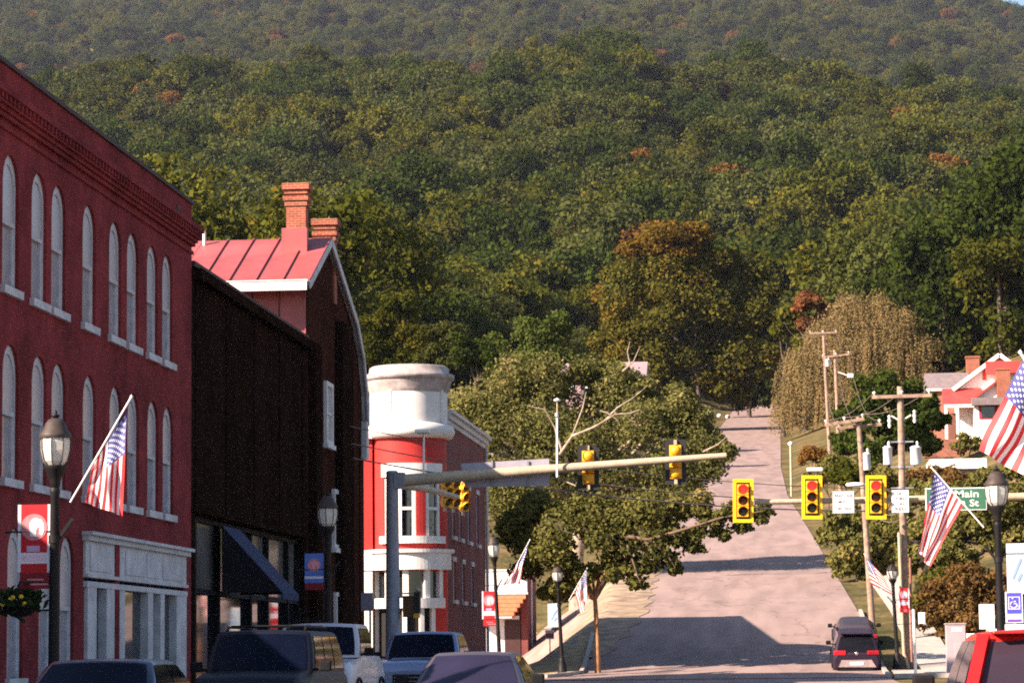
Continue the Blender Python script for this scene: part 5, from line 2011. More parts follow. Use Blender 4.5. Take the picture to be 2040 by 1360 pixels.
def car(name, label, loc, heading, P, cat='car', group=None):
    t = thing(name, label, cat, loc, group, heading, local=True)
    pm, H, L, W = P['paint'], P['H'], P['L'], P['W']
    hwid = W / 2
    zb, belt = P.get('zb', .24), P['belt']
    hood0, hood1, yh = P['hood0'], P['hood1'], P['yh']
    yrf, yrr, yr = P['yrf'], P['yrr'], P['yr']
    tail = P.get('tail', belt)
    nose = P.get('nose', .25)
    st = [(0, zb + .12, hood0 - .22, hwid * .72, hwid * .80, hwid * .72), (nose * .35, zb + .04, hood0 - .07, hwid * .86, hwid * .93, hwid * .84), (nose, zb, hood0, hwid * .93, hwid * .985, hwid * .88),
          (yh * .6, zb, (hood0 + hood1) / 2 + .02, hwid * .95, hwid, hwid * .90), (yh, zb, hood1, hwid * .95, hwid, hwid * .93), (yh + .35, zb, belt + .0, hwid * .95, hwid, hwid * .95),
          (yr - .3, zb, belt, hwid * .95, hwid, hwid * .95)]
    if tail < belt - .02 or L - yr > .5:
        st += [(yr + .05, zb, tail, hwid * .95, hwid, hwid * .93)]
    st += [(L - .3, zb, tail, hwid * .94, hwid * .99, hwid * .90), (L - .08, zb + .05, tail - .03, hwid * .9, hwid * .96, hwid * .86), (L, zb + .12, tail - .16, hwid * .84, hwid * .9, hwid * .8)]
    shell(st, pm, 'body', t)
    wb, wt = hwid * .93, P.get('wt', hwid * .76)
    gl = P.get('glass', CARGLASS)
    A = [(-wb, yh - .02, belt - .03), (wb, yh - .02, belt - .03), (wb, yr, belt - .03), (-wb, yr, belt - .03)]
    B = [(-wt, yrf, H), (wt, yrf, H), (wt, yrr, H), (-wt, yrr, H)]
    D = dict(belt=belt - .03, H=H, wb=wb, ym=(yrf + yrr) / 2, yrf=yrf, yrr=yrr, bow=P.get('bow', .12))
    cabin(t, P.get('cabpaint', pm), A, B, D, 'cabin', P.get('bev', .07))
    glass(glass_quad(A[0], A[1], B[1], B[0], .055, .945, .08, P.get('wtop', .90)), D, gl, 'windscreen', t)
    glass(glass_quad(A[2], A[3], B[3], B[2], .07, .93, P.get('rg0', .1), P.get('rg1', .88)), D, P.get('rearglass', gl), 'rear_window', t)
    ns = P.get('nside', 2)
    for a, b, c, d in ((A[1], A[2], B[2], B[1]), (A[3], A[0], B[0], B[3])):
        for k in range(ns):
            u0, u1 = .05 + .9 * k / ns + .015, .05 + .9 * (k + 1) / ns - .015
            glass(glass_quad(a, b, c, d, u0, u1, .1, .88), D, gl, 'side_window', t)
    for s in (-1, 1):
        mm = MB().box(s * (hwid + .02) - (.0 if s > 0 else .20), yh + .12, belt - .0, s * (hwid + .02) + (.20 if s > 0 else 0), yh + .24, belt + .17)
        mm.bar((s * (hwid - .08), yh + .2, belt + .02), (s * (hwid + .06), yh + .18, belt + .05), .06, .05)
        mm.build('mirror', P.get('mirror', PLASTIC), t, bevel=.03)
        for y in (P.get('axf', .85), L - P.get('axr', .9)):
            wheel(t, s * (hwid - .12), y, P.get('wr', .33), side=s)
            am = MB()
            n = 12
            rr = P.get('wr', .33) + .07
            arcp = [(s * (hwid + .012), y + rr * math.cos(math.pi * i / n), P.get('wr', .33) + rr * math.sin(math.pi * i / n)) for i in range(n + 1)]
            am.tube(arcp, .035, 5)
            am.build('wheel_arch', PLASTIC, t)
        MB().box(s * hwid * .52 - .22, nose * .2, hood0 - .25, s * hwid * .52 + .22, nose * .2 + .12, hood0 - .11).build('headlight', HEADL, t, bevel=.03)
    MB().box(-hwid * .5, -.03, zb + .22, hwid * .5, .06, hood0 - .28).build('grille', PLASTIC, t, bevel=.02)
    for i in range(3):
        z = zb + .28 + i * (hood0 - .34 - zb - .22) / 3
        MB().box(-hwid * .46, -.04, z, hwid * .46, -.028, z + .025).build('grille_bar', CHROME if P.get('chrome') else PLASTIC, t)
    MB().box(-hwid * .8, -.02, zb + .05, hwid * .8, .12, zb + .2).build('bumper', P.get('bumper', PLASTIC), t, bevel=.03)
    if P.get('rack'):
        for s in (-1, 1):
            MB().tube([(s * (wt - .12), yrf + .2, H + .02), (s * (wt - .12), yrf + .3, H + .09), (s * (wt - .12), yrr - .3, H + .09), (s * (wt - .12), yrr - .2, H + .02)], .022, 6).build('roof_rail', PLASTIC, t)
        for f in (.25, .7):
            y = yrf + (yrr - yrf) * f
            MB().tube([(-wt + .1, y, H + .11), (wt - .1, y, H + .11)], .02, 6).build('roof_bar', PLASTIC, t)
    for f in (.3, .6):
        MB().bar((-wb * .9 + (f - .3) * 2.3 * wb, yh - .05 + .0, belt - .0), (-wb * .25 + (f - .3) * 2.3 * wb, yh + .06, belt + .05), .02, .02).build('wiper', PLASTIC, t)
    return t


SUVP = dict(L=4.8, W=1.93, H=1.80, belt=1.16, hood0=1.02, hood1=1.12, yh=1.25, yrf=1.95, yrr=4.35, yr=4.72, zb=.3, wr=.38, tail=1.14)


def at(px, Y):
    return onY(px, 1330, Y).x


def gz(x, y):
    return float(T(x, y)) + .04


x = at(132, 34.2)
car('parked_car', 'dark blue low car parked at the kerb, bottom left corner', (x, 34.0, gz(x, 34)), 0, dict(paint=paint('deep_blue_paint', (.012, .02, .05)), L=4.6, W=1.80, H=1.37, belt=.93, hood0=.72, hood1=.9, yh=1.25, yrf=2.0, yrr=3.2, yr=4.1, tail=.95, wt=.66, wr=.33), group='cars parked along the left kerb')
x = at(512, 46.5)
car('parked_car', 'black off-road vehicle with roof rack parked at the left kerb', (x, 45.4, gz(x, 46)), 0, dict(SUVP, paint=paint('black_paint', (.005, .006, .013), .5, .0, .0), H=1.83, belt=1.18, hood0=1.1, hood1=1.17, yrf=1.72, rack=True, nside=3, wt=.78, bev=.06, chrome=True), group='cars parked along the left kerb')
x = at(634, 58)
jp = car('parked_car', 'boxy pale grey off-road vehicle parked behind the black one', (x, 56.6, gz(x, 57)), 0, dict(SUVP, paint=paint('pale_grey_paint', (.42, .43, .48), .4, .0, .3), L=4.9, W=1.84, H=2.0, bow=.04, belt=1.36, hood0=1.22, hood1=1.30, yh=1.35, yrf=1.62, yrr=3.1, yr=3.2, tail=1.36, wt=.76, bev=.05, nside=2, wr=.42), group='cars parked along the left kerb')
MB().box(-.55, .35, 1.27, .55, 1.2, 1.315).build('bonnet', MATS['pale_grey_paint'], jp, bevel=.03)
x = at(836, 69.5)
car('pickup_truck', 'silver blue pickup parked beyond the boxy pale grey vehicle', (x, 68.3, gz(x, 69)), 0, dict(SUVP, paint=paint('silver_blue_paint', (.20, .25, .38), .3, .5), L=5.8, W=2.0, H=1.84, belt=1.22, hood0=1.12, hood1=1.2, yh=1.6, yrf=2.1, yrr=3.7, yr=3.95, tail=1.25, wt=.78, chrome=True, wr=.4), 'pickup truck', group='cars parked along the left kerb')
x = at(940, 43.6)
sd = car('sedan', 'dark grey sedan facing the camera in the middle of the near street', (x, 41.8, gz(x, 42)), 0, dict(paint=paint('graphite_paint', (.075, .065, .080), .4, .3), L=4.8, W=1.84, H=1.43, belt=.96, hood0=.76, hood1=.93, yh=1.3, yrf=2.05, yrr=3.2, yr=4.2, tail=1.0, wt=.60, wr=.34, glass=mat('sedan_glass', (.02, .018, .04), .06, .1, 2, spec=.3)))
x = at(1707, 117)
s6 = car('parked_car', 'dark purple black vehicle with lit tail lamps at right kerb', (x + .0, 121.9, gz(x, 119)), math.pi, dict(SUVP, paint=paint('plum_black_paint', (.022, .012, .025), .5, .0, .0), H=1.76, belt=1.08, rg0=.02, rg1=.82, wt=.66, yrr=4.2, yr=4.72, rearglass=mat('rear_glass_black', (.006, .005, .006), .1), tail=1.1))
s6.rotation_euler.x = 0
tl = math.atan((float(T(x, 121.9)) - float(T(x, 117.1))) / 4.8)
s6.rotation_euler = (-tl, 0, math.pi)
Lr = 4.8


def rear(t, hwid, zl, lit=True, silver=True):
    for s in (-1, 1):
        MB().box(s * hwid * .70 - .24, Lr - .10, zl - .08, s * hwid * .70 + .24, Lr + .03, zl + .09).build('tail_light', TAIL if (lit and s > 0) else TAILOFF, t, bevel=.03)
    MB().lathe((0, Lr + .01, zl - .02), [(0, .03), (.07, .02), (.08, -.02)], 14, axis='y').build('emblem', CHROME, t)
    if silver:
        MB().prism([(-hwid * .78, Lr + .045, .46), (hwid * .78, Lr + .045, .46), (hwid * .62, Lr + .045, .72), (-hwid * .62, Lr + .045, .72)], (0, -.2, 0)).build('rear_bumper', mat('silver_bumper', (.42, .33, .33), .4, .1, 6, metal=.4), t, bevel=.02)
    MB().box(-.27, Lr + .05, .53, .27, Lr + .065, .66).build('licence_plate', PLATE, t)
    MB().box(-hwid * .7, Lr - .12, .24, hwid * .7, Lr + .02, .44).build('lower_bumper', PLASTIC, t, bevel=.03)


rear(s6, .965, 1.02)
MB().box(-.64, 4.0, 1.75, .64, 4.5, 1.79).build('spoiler', MATS['plum_black_paint'], s6, bevel=.02)
x = at(1707, 126)
s7 = car('parked_car', 'dark car parked uphill just ahead of the one with tail lamps', (x, 130.6, gz(x, 127.5)), math.pi, dict(SUVP, paint=paint('dark_slate_paint', (.035, .03, .04), .5, .0, .0), H=1.50, belt=1.0, wt=.60, tail=1.0, rearglass=mat('slate_rear_glass', (.05, .045, .06), .08, .1, 2)))
tl = math.atan((float(T(x, 130.6)) - float(T(x, 125.8))) / 4.8)
s7.rotation_euler = (-tl, 0, math.pi)
rear(s7, .965, 1.0, False, False)
x = onY(2136, 1330, 23).x
s8 = car('parked_car', 'bright red car seen from behind, cut off at the bottom right corner', (x, 27.5, gz(x, 24)), math.pi, dict(paint=paint('bright_red_paint', (.50, .018, .015), .25, .1), L=4.6, W=1.82, H=1.52, belt=1.0, hood0=.9, hood1=1.0, yh=1.2, yrf=1.9, yrr=4.05, yr=4.52, wt=.66, tail=1.03, rg0=.05, rg1=.84, bev=.11, rearglass=mat('red_car_rear_glass', (.03, .02, .03), .07, .1, 2, spec=.4)))
Lr = 4.6
rear(s8, .91, .98, False, False)
MB().box(-.60, 3.85, 1.515, .60, 4.30, 1.54).build('spoiler', MATS['bright_red_paint'], s8, bevel=.02)
for s in (-1, 1):
    MB().bar((s * .80, 4.53, 1.03), (s * .66, 4.14, 1.50), .10, .06).build('pillar_lamp', mat('pillar_lamp_red', (.32, .012, .012), .2, .1, 5), s8)
# ---------------------------------------------------------------- trees
RNG = np.random.default_rng(11)
L_OLIVE = leafmat('olive_leaf', (0.0303, 0.0416, 0.0057), (0.0896, 0.0946, 0.0124), (0.1524, 0.1138, 0.0174), hv=.22)
L_DARK = leafmat('dark_green_leaf', (0.0161, 0.0305, 0.0067), (0.0519, 0.0699, 0.0124), hv=.22)
L_LIME = leafmat('yellow_green_leaf', (0.0477, 0.0554, 0.0067), (0.1242, 0.1225, 0.0174), hv=.2)
L_RUST = leafmat('rusty_leaf', (0.0826, 0.0428, 0.0099), (0.1875, 0.0946, 0.0240), (0.2425, 0.0857, 0.0207), hv=.2)
L_GREYG = leafmat('grey_green_leaf', (0.0371, 0.0496, 0.0124), (0.0891, 0.0981, 0.0248), hv=.2)
L_ORANGE = leafmat('orange_leaf', (.065, .052, .010), (.18, .105, .018), (.23, .10, .014))
L_SYC = leafmat('sycamore_leaf', (.050, .057, .015), (.165, .160, .050), (.27, .21, .09), trans=.3)
L_WILLOW = leafmat('tan_willow_leaf', (.105, .082, .032), (.25, .185, .082), (.27, .17, .078), trans=.3)
L_STREET = leafmat('street_tree_leaf', (.050, .056, .014), (.170, .158, .045), (.26, .19, .065), trans=.3)
L_BROWN = leafmat('red_brown_leaf', (.085, .048, .016), (.20, .115, .04), (.12, .13, .035), trans=.3)
L_CEDAR = leafmat('cedar_leaf', (.05, .055, .010), (.11, .105, .02))


def shell_pts(c, r, n, rng, fill=.55, low=-.6):
    """points in a thick shell of an ellipsoid, few underneath"""
    d = rng.normal(size=(int(n * 1.7) + 8, 3))
    d /= np.linalg.norm(d, axis=1, keepdims=True)
    keep = (d[:, 2] > low) | (rng.random(len(d)) < .25)
    d = d[keep][:n]
    rad = fill + (1 - fill) * rng.random(len(d)) ** .6
    rad = np.where(rng.random(len(d)) < .24, rad * (1 + .5 * rng.random(len(d))), rad)
    rad *= 1 + .10 * np.sin(d[:, 0] * 7 + c[0]) * np.cos(d[:, 2] * 6 + c[2])
    return np.array(c) + d * rad[:, None] * np.array(r), d


def crown_arrays(clumps, per, size, rng, jit=.75, lob=7):
    """each clump (cx, cy, cz, rx, ry, rz) is broken up into lobes of leaves"""
    V, Tn = [], []
    for (x, y, z, rx, ry, rz) in clumps:
        cc, _ = shell_pts((0, 0, 0), (rx * .85, ry * .85, rz * .85), lob, rng, .7, -.6)
        base = rng.random()
        for c in list(cc) + [np.zeros(3)]:
            rr = np.array([rx, ry, rz]) * (.42 + .2 * rng.random())
            n = max(6, int(per / (lob + 1)))
            p, d = shell_pts(np.array([x, y, z]) + c, rr, n, rng)
            V.append(leaf_cards(p, size, rng, d, jit))
            tb = .5 * base + .5 * rng.random()
            Tn.append(np.clip(.55 * tb + .5 * rng.random(len(p)), 0, 1))
    return np.concatenate(V), np.concatenate(Tn)


def limb(m, a, b, r0, r1, rng, k=4, wob=.06):
    a, b = Vector(a), Vector(b)
    ln = (b - a).length
    pts = [a]
    for i in range(1, k):
        t = i / k
        pts.append(a.lerp(b, t) + Vector(rng.normal(size=3) * wob * ln * (1 - abs(2 * t - 1) * .5)) + Vector((0, 0, .06 * ln * math.sin(math.pi * t))))
    pts.append(b)
    m.tube(pts, [r0 + (r1 - r0) * i / k for i in range(k + 1)], 7)


def _pad(cl, k, f):
    out = [(q[0], q[1], q[2] * f) + tuple(q[3:]) for q in cl]
    for i, q in enumerate(cl):
        w = min((c for c in cl if c is not q), key=lambda c: abs((c[0] - q[0]) ** 2 + (c[1] - q[1]) ** 2 - (q[2] * k) ** 2))
        out.append(((q[0] + w[0]) / 2, (q[1] + w[1]) / 2, (q[2] + w[2]) / 2 * .9, (q[3] + w[3]) / 2 + .6))
    return out


def tree_px(name, label, cat, Y, clumps, foot, size, per, leaf, bark=BARK, tr=.3, lob=8, trunk=True, limbs=None, group=None, limbmat=None):
    """clumps as (px, py, radius_px, depth offset in m[, vertical stretch]); foot is the x pixel of the trunk"""
    s = F_PX / Y
    cl = []
    for q in clumps:
        p = onY(q[0], q[1], Y + q[3])
        r = q[2] / s
        cl.append((p.x, p.y, p.z, r, r * .95, r * (q[4] if len(q) > 4 else .85)))
    fx = onY(foot, 1200, Y).x
    g_ = float(T(fx, Y))
    t = thing(name, label, cat, (fx, Y, g_), group)
    V, tn = crown_arrays(cl, per, size, RNG, lob=lob)
    V = V - np.array((fx, Y, g_))
    link('crown', leaf_mesh('crown', V, tn, leaf if isinstance(leaf, list) else [leaf]), t)
    if isinstance(leaf, list):
        pass
    if trunk:
        m = MB()
        top = max(c[2] for c in cl)
        cen = np.mean([c[:3] for c in cl], 0)
        fork = Vector((fx * .75 + cen[0] * .25, Y * .75 + cen[1] * .25, g_ + (cen[2] - g_) * .55))
        m.tube([(fx, Y, g_ - .3), (fx, Y, g_ + (fork.z - g_) * .5), fork], [tr * 1.25, tr, tr * .8], 10)
        for c in cl:
            limb(m, fork, (c[0], c[1], c[2]), tr * .6, tr * .12, RNG)
        m.build('trunk', bark, t)
    if limbs:
        for ln in limbs:
            m = MB()
            pts = [onY(q[0], q[1], Y + q[2]) for q in ln[1]]
            n = len(pts)
            m.tube(pts, [ln[0] * (1 - .75 * i / (n - 1)) for i in range(n)], 7)
            m.build('bare_limb', limbmat or PALEBARK, t)
    return t


# big pale-limbed tree left of the hill road
syc = [(965, 800, 62, 0), (1050, 755, 62, 1), (945, 880, 50, 0), (1035, 850, 75, 0), (1120, 780, 55, 2), (1120, 880, 70, -1), (1210, 820, 60, 2.5), (1230, 765, 44, 3), (1270, 785, 38, 3), (1160, 745, 34, 3), (1205, 745, 26, 4), (1200, 910, 70, 0), (1290, 860, 65, 0), (1370, 840, 45, 1), (1345, 800, 35, 2), (1390, 890, 50, 1), (1000, 950, 55, 0), (1080, 960, 70, -1), (1290, 950, 70, 0), (1380, 960, 55, 0), (1180, 1000, 70, 0), (1010, 1020, 55, 0), (1430, 900, 28, 0)]
tree_px('sycamore_tree', 'wide olive tree with pale bare limbs left of the hill road', 'tree', 164, _pad(syc, 1.3, 1.05), 1150, .095, 2600, L_SYC, PALEBARK, .40, lob=11, limbs=[
    (0.088, ((1115, 905, -7), (1140, 868, -7.5), (1180, 852, -8), (1205, 838, -8), (1225, 825, -8), (1255, 823, -8), (1275, 815, -8))),
    (0.066, ((1205, 838, -8), (1230, 812, -7.5), (1262, 792, -7), (1290, 768, -6))),
    (0.055, ((1195, 818, -8), (1210, 822, -8), (1232, 838, -8.2))),
    (0.077, ((1120, 900, -7), (1105, 850, -7.2), (1085, 815, -7.5), (1050, 808, -7.6))),
    (0.055, ((1140, 868, -7.2), (1160, 815, -7.5), (1168, 780, -7.4))),
    (0.055, ((1240, 740, -4), (1262, 720, -4), (1275, 690, -4))),
    (0.050, ((1255, 725, -4), (1250, 700, -4), (1255, 680, -4))),
    (0.044, ((1130, 960, -8), (1225, 1000, -8.5), (1240, 1030, -8.6), (1262, 1036, -8.6), (1275, 1034, -8.6))),
    (0.055, ((1340, 980, -7), (1350, 1008, -7.4), (1385, 1018, -7.6))),
    (0.055, ((1400, 900, -5), (1430, 885, -5), (1452, 866, -5))),
])
# street tree at the corner: trunk in the sun, low spreading branches
stt = [(1190, 1080, 62, 0), (1110, 1085, 62, 0), (1060, 1120, 48, .5), (1240, 1045, 55, 0), (1040, 1055, 45, 1), (1150, 1140, 40, 0), (1225, 1130, 38, 0), (1310, 1030, 55, 0), (1370, 1010, 45, 0), (1110, 1180, 32, .5), (1090, 1010, 45, 1.5), (1190, 1010, 55, 1)]
spr = [(1275, 1095, 28, 0), (1325, 1075, 26, 0), (1370, 1065, 24, 0), (1420, 1045, 24, 0), (1455, 1025, 22, 0), (1500, 1025, 20, 0), (1525, 1015, 12, 0), (1290, 1130, 22, 0), (1330, 1110, 16, 0), (1380, 1090, 14, 0), (1440, 1065, 13, 0), (1480, 1050, 12, 0), (1270, 1165, 14, 0), (1345, 1135, 8, 0)]
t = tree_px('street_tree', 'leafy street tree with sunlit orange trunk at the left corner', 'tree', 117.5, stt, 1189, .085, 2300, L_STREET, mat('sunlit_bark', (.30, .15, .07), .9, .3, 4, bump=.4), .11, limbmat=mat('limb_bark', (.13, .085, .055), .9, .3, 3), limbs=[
    (.10, ((1200, 1060, -.5), (1290, 1075, -1), (1360, 1055, -1.2), (1440, 1030, -1.2), (1520, 1018, -1))),
    (.07, ((1250, 1085, -.8), (1262, 1120, -1), (1275, 1160, -1))),
    (.06, ((1290, 1075, -1), (1330, 1105, -1), (1345, 1130, -1))),
    (.06, ((1210, 1060, -.6), (1235, 1085, -1), (1245, 1110, -1.2))),
])
s_ = F_PX / 117.5
cl = []
for q in spr:
    p = onY(q[0], q[1], 117.0)
    r = q[2] / s_
    cl.append((p.x, p.y, p.z, r, r, r * .7))
V, tn = crown_arrays([c[:3] + tuple(1.45 * k for k in c[3:]) for c in cl], 420, .10, RNG, lob=10)
link('outer_foliage', leaf_mesh('outer_foliage', V - np.array(ORG[t]), tn * .55, [L_STREET]), t)
# round tree right of the road behind the red lights
tree_px('round_tree', 'low round olive tree right of the road behind the red traffic lights', 'tree', 158, [(1690, 1080, 48, 0), (1740, 1060, 45, 1), (1665, 1050, 32, 0), (1720, 1120, 42, 0), (1765, 1110, 38, 1), (1680, 1125, 28, 0), (1770, 1060, 38, 2), (1700, 1030, 30, 2), (1790, 1150, 34, 1), (1740, 1150, 26, 0)], 1713, .12, 2400, L_STREET, BARK, .18)
# big trailing tree at the right edge and shrubs below it
tree_px('trailing_tree', 'tall olive tree with trailing branches behind the green sign', 'tree', 137, [(1810, 1120, 36, 3), (1800, 1060, 34, 4), (1990, 1010, 55, 0), (2050, 1000, 60, 0), (1940, 1050, 42, 0), (2010, 1080, 42, 0), (1965, 960, 30, 1), (2055, 930, 50, 2), (1890, 1060, 45, 1), (1870, 1000, 38, 2), (1915, 1000, 36, 2), (1900, 1110, 40, 0), (2050, 1080, 45, 0), (1850, 1050, 34, 2), (1835, 980, 30, 4)], 1832, .11, 2600, L_STREET, mat('black_bark', (.014, .010, .010), .95, .3, 3), .27)
BR = 'shrubs on the right corner bank'
for i, (Y, cl, ft, lb) in enumerate((
    (132, [(1925, 1160, 40, 0), (1880, 1190, 38, 0), (1960, 1190, 42, 0), (1920, 1220, 40, 0)], 1920, 'reddish brown shrub left of the lamp post at right edge'),
    (130, [(1860, 1230, 34, 0), (1900, 1255, 34, 0), (1940, 1250, 36, 0)], 1895, 'reddish brown shrub directly behind the tall grey cabinet'),
    (134, [(2000, 1160, 42, 0), (2045, 1180, 50, 0), (2020, 1230, 46, 0), (1980, 1250, 36, 0)], 2010, 'reddish brown shrub behind the blue wheelchair sign'),
    (136, [(1860, 1150, 30, 0), (1840, 1195, 26, 0)], 1850, 'low olive shrub behind the white post and plate'))):
    tree_px('shrub', lb, 'shrub', Y, cl, ft, .09, 2000, L_BROWN if i < 3 else L_CEDAR, BARK, .06, group=BR)
tree_px('bush', 'low bush in front of the white house porch base', 'bush', 221, [(1915, 885, 20, 0), (1940, 888, 18, 0), (1965, 892, 18, 0)], 1940, .12, 900, L_STREET, BARK, .05, group='bushes on the right bank')
# willow and orange crowned tree up the road
WY_ = 400.0
ws = F_PX / WY_
wt_ = tree_px('willow_tree', 'pale tan drooping willow right of the hill road', 'tree', WY_, [(1700, 640, 45, 2, 1), (1760, 655, 45, 3, 1), (1650, 690, 40, 2, 1), (1700, 720, 55, 3, 1), (1760, 730, 50, 3, 1), (1800, 710, 40, 3, 1)], 1700, .24, 900, L_WILLOW, BARK, .5)
VV, TT = [], []
domes = [(1692, 622, 38), (1748, 620, 36), (1798, 650, 34), (1643, 668, 36), (1838, 700, 26), (1605, 725, 34), (1578, 800, 32), (1705, 660, 50), (1765, 670, 50), (1650, 710, 46), (1800, 720, 40), (1600, 745, 48), (1675, 740, 66), (1740, 725, 66), (1590, 810, 40), (1650, 820, 55), (1720, 800, 60), (1790, 770, 55), (1835, 750, 30), (1620, 790, 50), (1850, 700, 24), (1575, 835, 34), (1845, 800, 30), (1665, 815, 50), (1760, 830, 40)]
for (px, py, r) in domes:
    c = onY(px, py, WY_)
    rr = r / ws
    base = RNG.random()
    for k in range(int(r * 4.6)):
        a, e = RNG.uniform(0, 2 * math.pi), RNG.uniform(.1, 1.45)
        x0 = c.x + rr * math.cos(a) * math.cos(e)
        y0 = WY_ + (py - 640) * -.015 + rr * math.sin(a) * math.cos(e) * .9
        z0 = c.z + rr * math.sin(e) * .95
        ln = RNG.uniform(.5, 1.5) * rr * 1.1
        n = max(6, int(ln * 6))
        x0 += RNG.normal() * .35
        z0 += RNG.normal() * .45
        t_ = np.linspace(0, 1, n)
        out = .18 * ln * np.sqrt(t_)
        if math.sin(a * 5 + px) + math.sin(e * 4 + py) < -1.35:
            continue
        sb = RNG.random()
        P = np.stack([x0 + math.cos(a) * out + RNG.normal(size=n) * .11, y0 + math.sin(a) * out + RNG.normal(size=n) * .11, z0 - ln * t_ + RNG.normal(size=n) * .08], 1)
        gl = float(T(x0, y0)) + .4
        P = P[P[:, 2] > gl]
        if len(P):
            VV.append(leaf_cards(P, .15, RNG, np.tile([math.cos(a), math.sin(a) - .3, .35], (len(P), 1)), .9, .5))
            TT.append(np.clip(.25 * base + .55 * sb + .3 * RNG.random(len(P)), 0, 1))
link('hanging_branches', leaf_mesh('hanging_branches', np.concatenate(VV) - np.array(ORG[wt_]), np.concatenate(TT), [L_WILLOW]), wt_)
t = tree_px('orange_tree', 'tall broad green tree with rust-orange top left of the upper hill road', 'tree', 452, [(1310, 500, 50, 0), (1370, 490, 42, 2), (1270, 550, 52, 0), (1400, 540, 60, 0), (1330, 570, 65, -2), (1470, 540, 48, 3), (1500, 590, 45, 3), (1245, 615, 52, 0), (1310, 640, 60, -2), (1390, 620, 60, -2), (1460, 640, 60, 0), (1515, 650, 42, 2), (1225, 670, 44, 1), (1290, 715, 55, 0), (1360, 700, 55, 0), (1440, 710, 60, 1), (1505, 715, 45, 1), (1250, 760, 45, 0), (1330, 775, 45, 1), (1400, 770, 42, 2), (1460, 765, 40, 2), (1215, 730, 36, 1)], 1400, .28, 2800, leafmat('autumn_mixed_leaf', (.034, .043, .009), (.125, .115, .020), (.20, .11, .018)), BARK, .4)
s_ = F_PX / 452
cl = []
for q in ((1330, 470, 46), (1285, 500, 40), (1385, 470, 36), (1250, 495, 24), (1350, 500, 40)):
    p = onY(q[0], q[1], 449)
    cl.append((p.x, p.y, p.z, q[2] / s_, q[2] / s_, q[2] / s_ * .6))
V, tn = crown_arrays(cl, 900, .28, RNG)
link('orange_top', leaf_mesh('orange_top', V - np.array(ORG[t]), tn, [L_ORANGE]), t)
tree_px('dark_tree', 'very dark green tree right of the orange topped tree, above road end', 'tree', 540, [(1470, 740, 45, 0), (1520, 700, 50, 2), (1540, 640, 40, 3), (1540, 760, 40, 0), (1430, 760, 40, 0), (1500, 790, 35, 0)], 1500, .34, 2000, leafmat('deep_green_leaf', (0.0136, 0.0230, 0.0103), (0.0407, 0.0517, 0.0184)), BARK, .4)
tree_px('small_cedar', 'small pointed yellow-green cedar at the top of hill road', 'tree', 560, [(1478, 745, 14, -12, 2), (1474, 775, 22, -12, 1.4), (1482, 795, 26, -12, .9)], 1478, .35, 500, L_CEDAR, BARK, .15, lob=4)
tree_px('red_tree', 'orange-red tree crown beside the pale willow', 'tree', 414, [(1610, 606, 24, 0), (1640, 625, 20, 2), (1600, 650, 18, 0)], 1612, .45, 600, leafmat('red_leaf', (.12, .055, .022), (.22, .09, .036)), BARK, .3)
tree_px('lime_tree', 'bright green tree crown left of the orange-red crown', 'tree', 416, [(1570, 625, 22, 0), (1560, 655, 22, 0), (1585, 650, 16, 0)], 1568, .4, 500, L_LIME, BARK, .3)
tree_px('bushy_tree', 'dark bushy tree between willow and white house', 'tree', 214, [(1868, 838, 22, 0), (1845, 800, 18, 0), (1720, 830, 40, 0), (1760, 790, 42, 0), (1810, 800, 40, 1), (1840, 840, 36, 0), (1780, 850, 45, 0), (1700, 880, 34, 0), (1745, 900, 34, -2), (1810, 880, 36, 0), (1850, 880, 26, 0)], 1770, .18, 2200, L_DARK, BARK, .3)
for i, (px, py, r, Y, lb, lf) in enumerate(((1655, 935, 30, 205, 'green bush beside the slim utility poles', L_STREET), (1700, 940, 34, 190, 'olive bush behind the leaning utility pole', L_OLIVE), (1770, 960, 34, 178, 'olive green bush behind the rightmost red traffic light', L_STREET), (1840, 950, 30, 166, 'brown bush before the low white outbuilding', L_BROWN), (1905, 955, 28, 164, 'orange-brown bush in front of the outbuilding wall', L_BROWN), (1620, 905, 22, 250, 'small rusty bush behind marker post', L_RUST))):
    tree_px('bush', lb, 'bush', Y, [(px, py, r, 0), (px + r * .8, py + r * .4, r * .7, .5), (px - r * .8, py + r * .4, r * .7, -.5)], px, .11, 1500, lf, BARK, .06, group='bushes on the right bank')
for (Y, cl, ft, lb, lf) in ((302, [(1000, 692, 40, 0), (1045, 660, 34, 0), (1085, 680, 42, 0), (1112, 650, 28, 0), (1060, 722, 40, 0), (1020, 730, 36, 0), (1105, 710, 32, 0)], 1055, 'bright green bushy tree above the left part of the sycamore', leafmat('fresh_green_leaf', (.030, .048, .010), (.10, .125, .025))),
                         (296, [(950, 715, 36, 0), (925, 690, 26, 0), (985, 725, 30, 0)], 950, 'small dark green tree right of the white turret top', L_DARK),
                         (300, [(760, 640, 46, 0), (795, 610, 36, 0), (745, 690, 44, 0), (800, 670, 40, 0), (770, 720, 40, 0), (735, 640, 34, 0)], 765, 'olive tree directly above the white turret', L_OLIVE),
                         (310, [(865, 690, 34, 0), (895, 665, 30, 0), (885, 715, 34, 0), (845, 720, 30, 0)], 875, 'grey green tree between the turret and the bright green tree', L_GREYG)):
    tree_px('broadleaf_tree', lb, 'tree', Y, cl, ft, .17, 2200, lf, BARK, .2)

# ---------------------------------------------------------------- forest: the nearest 300 as single trees, the rest as one mass


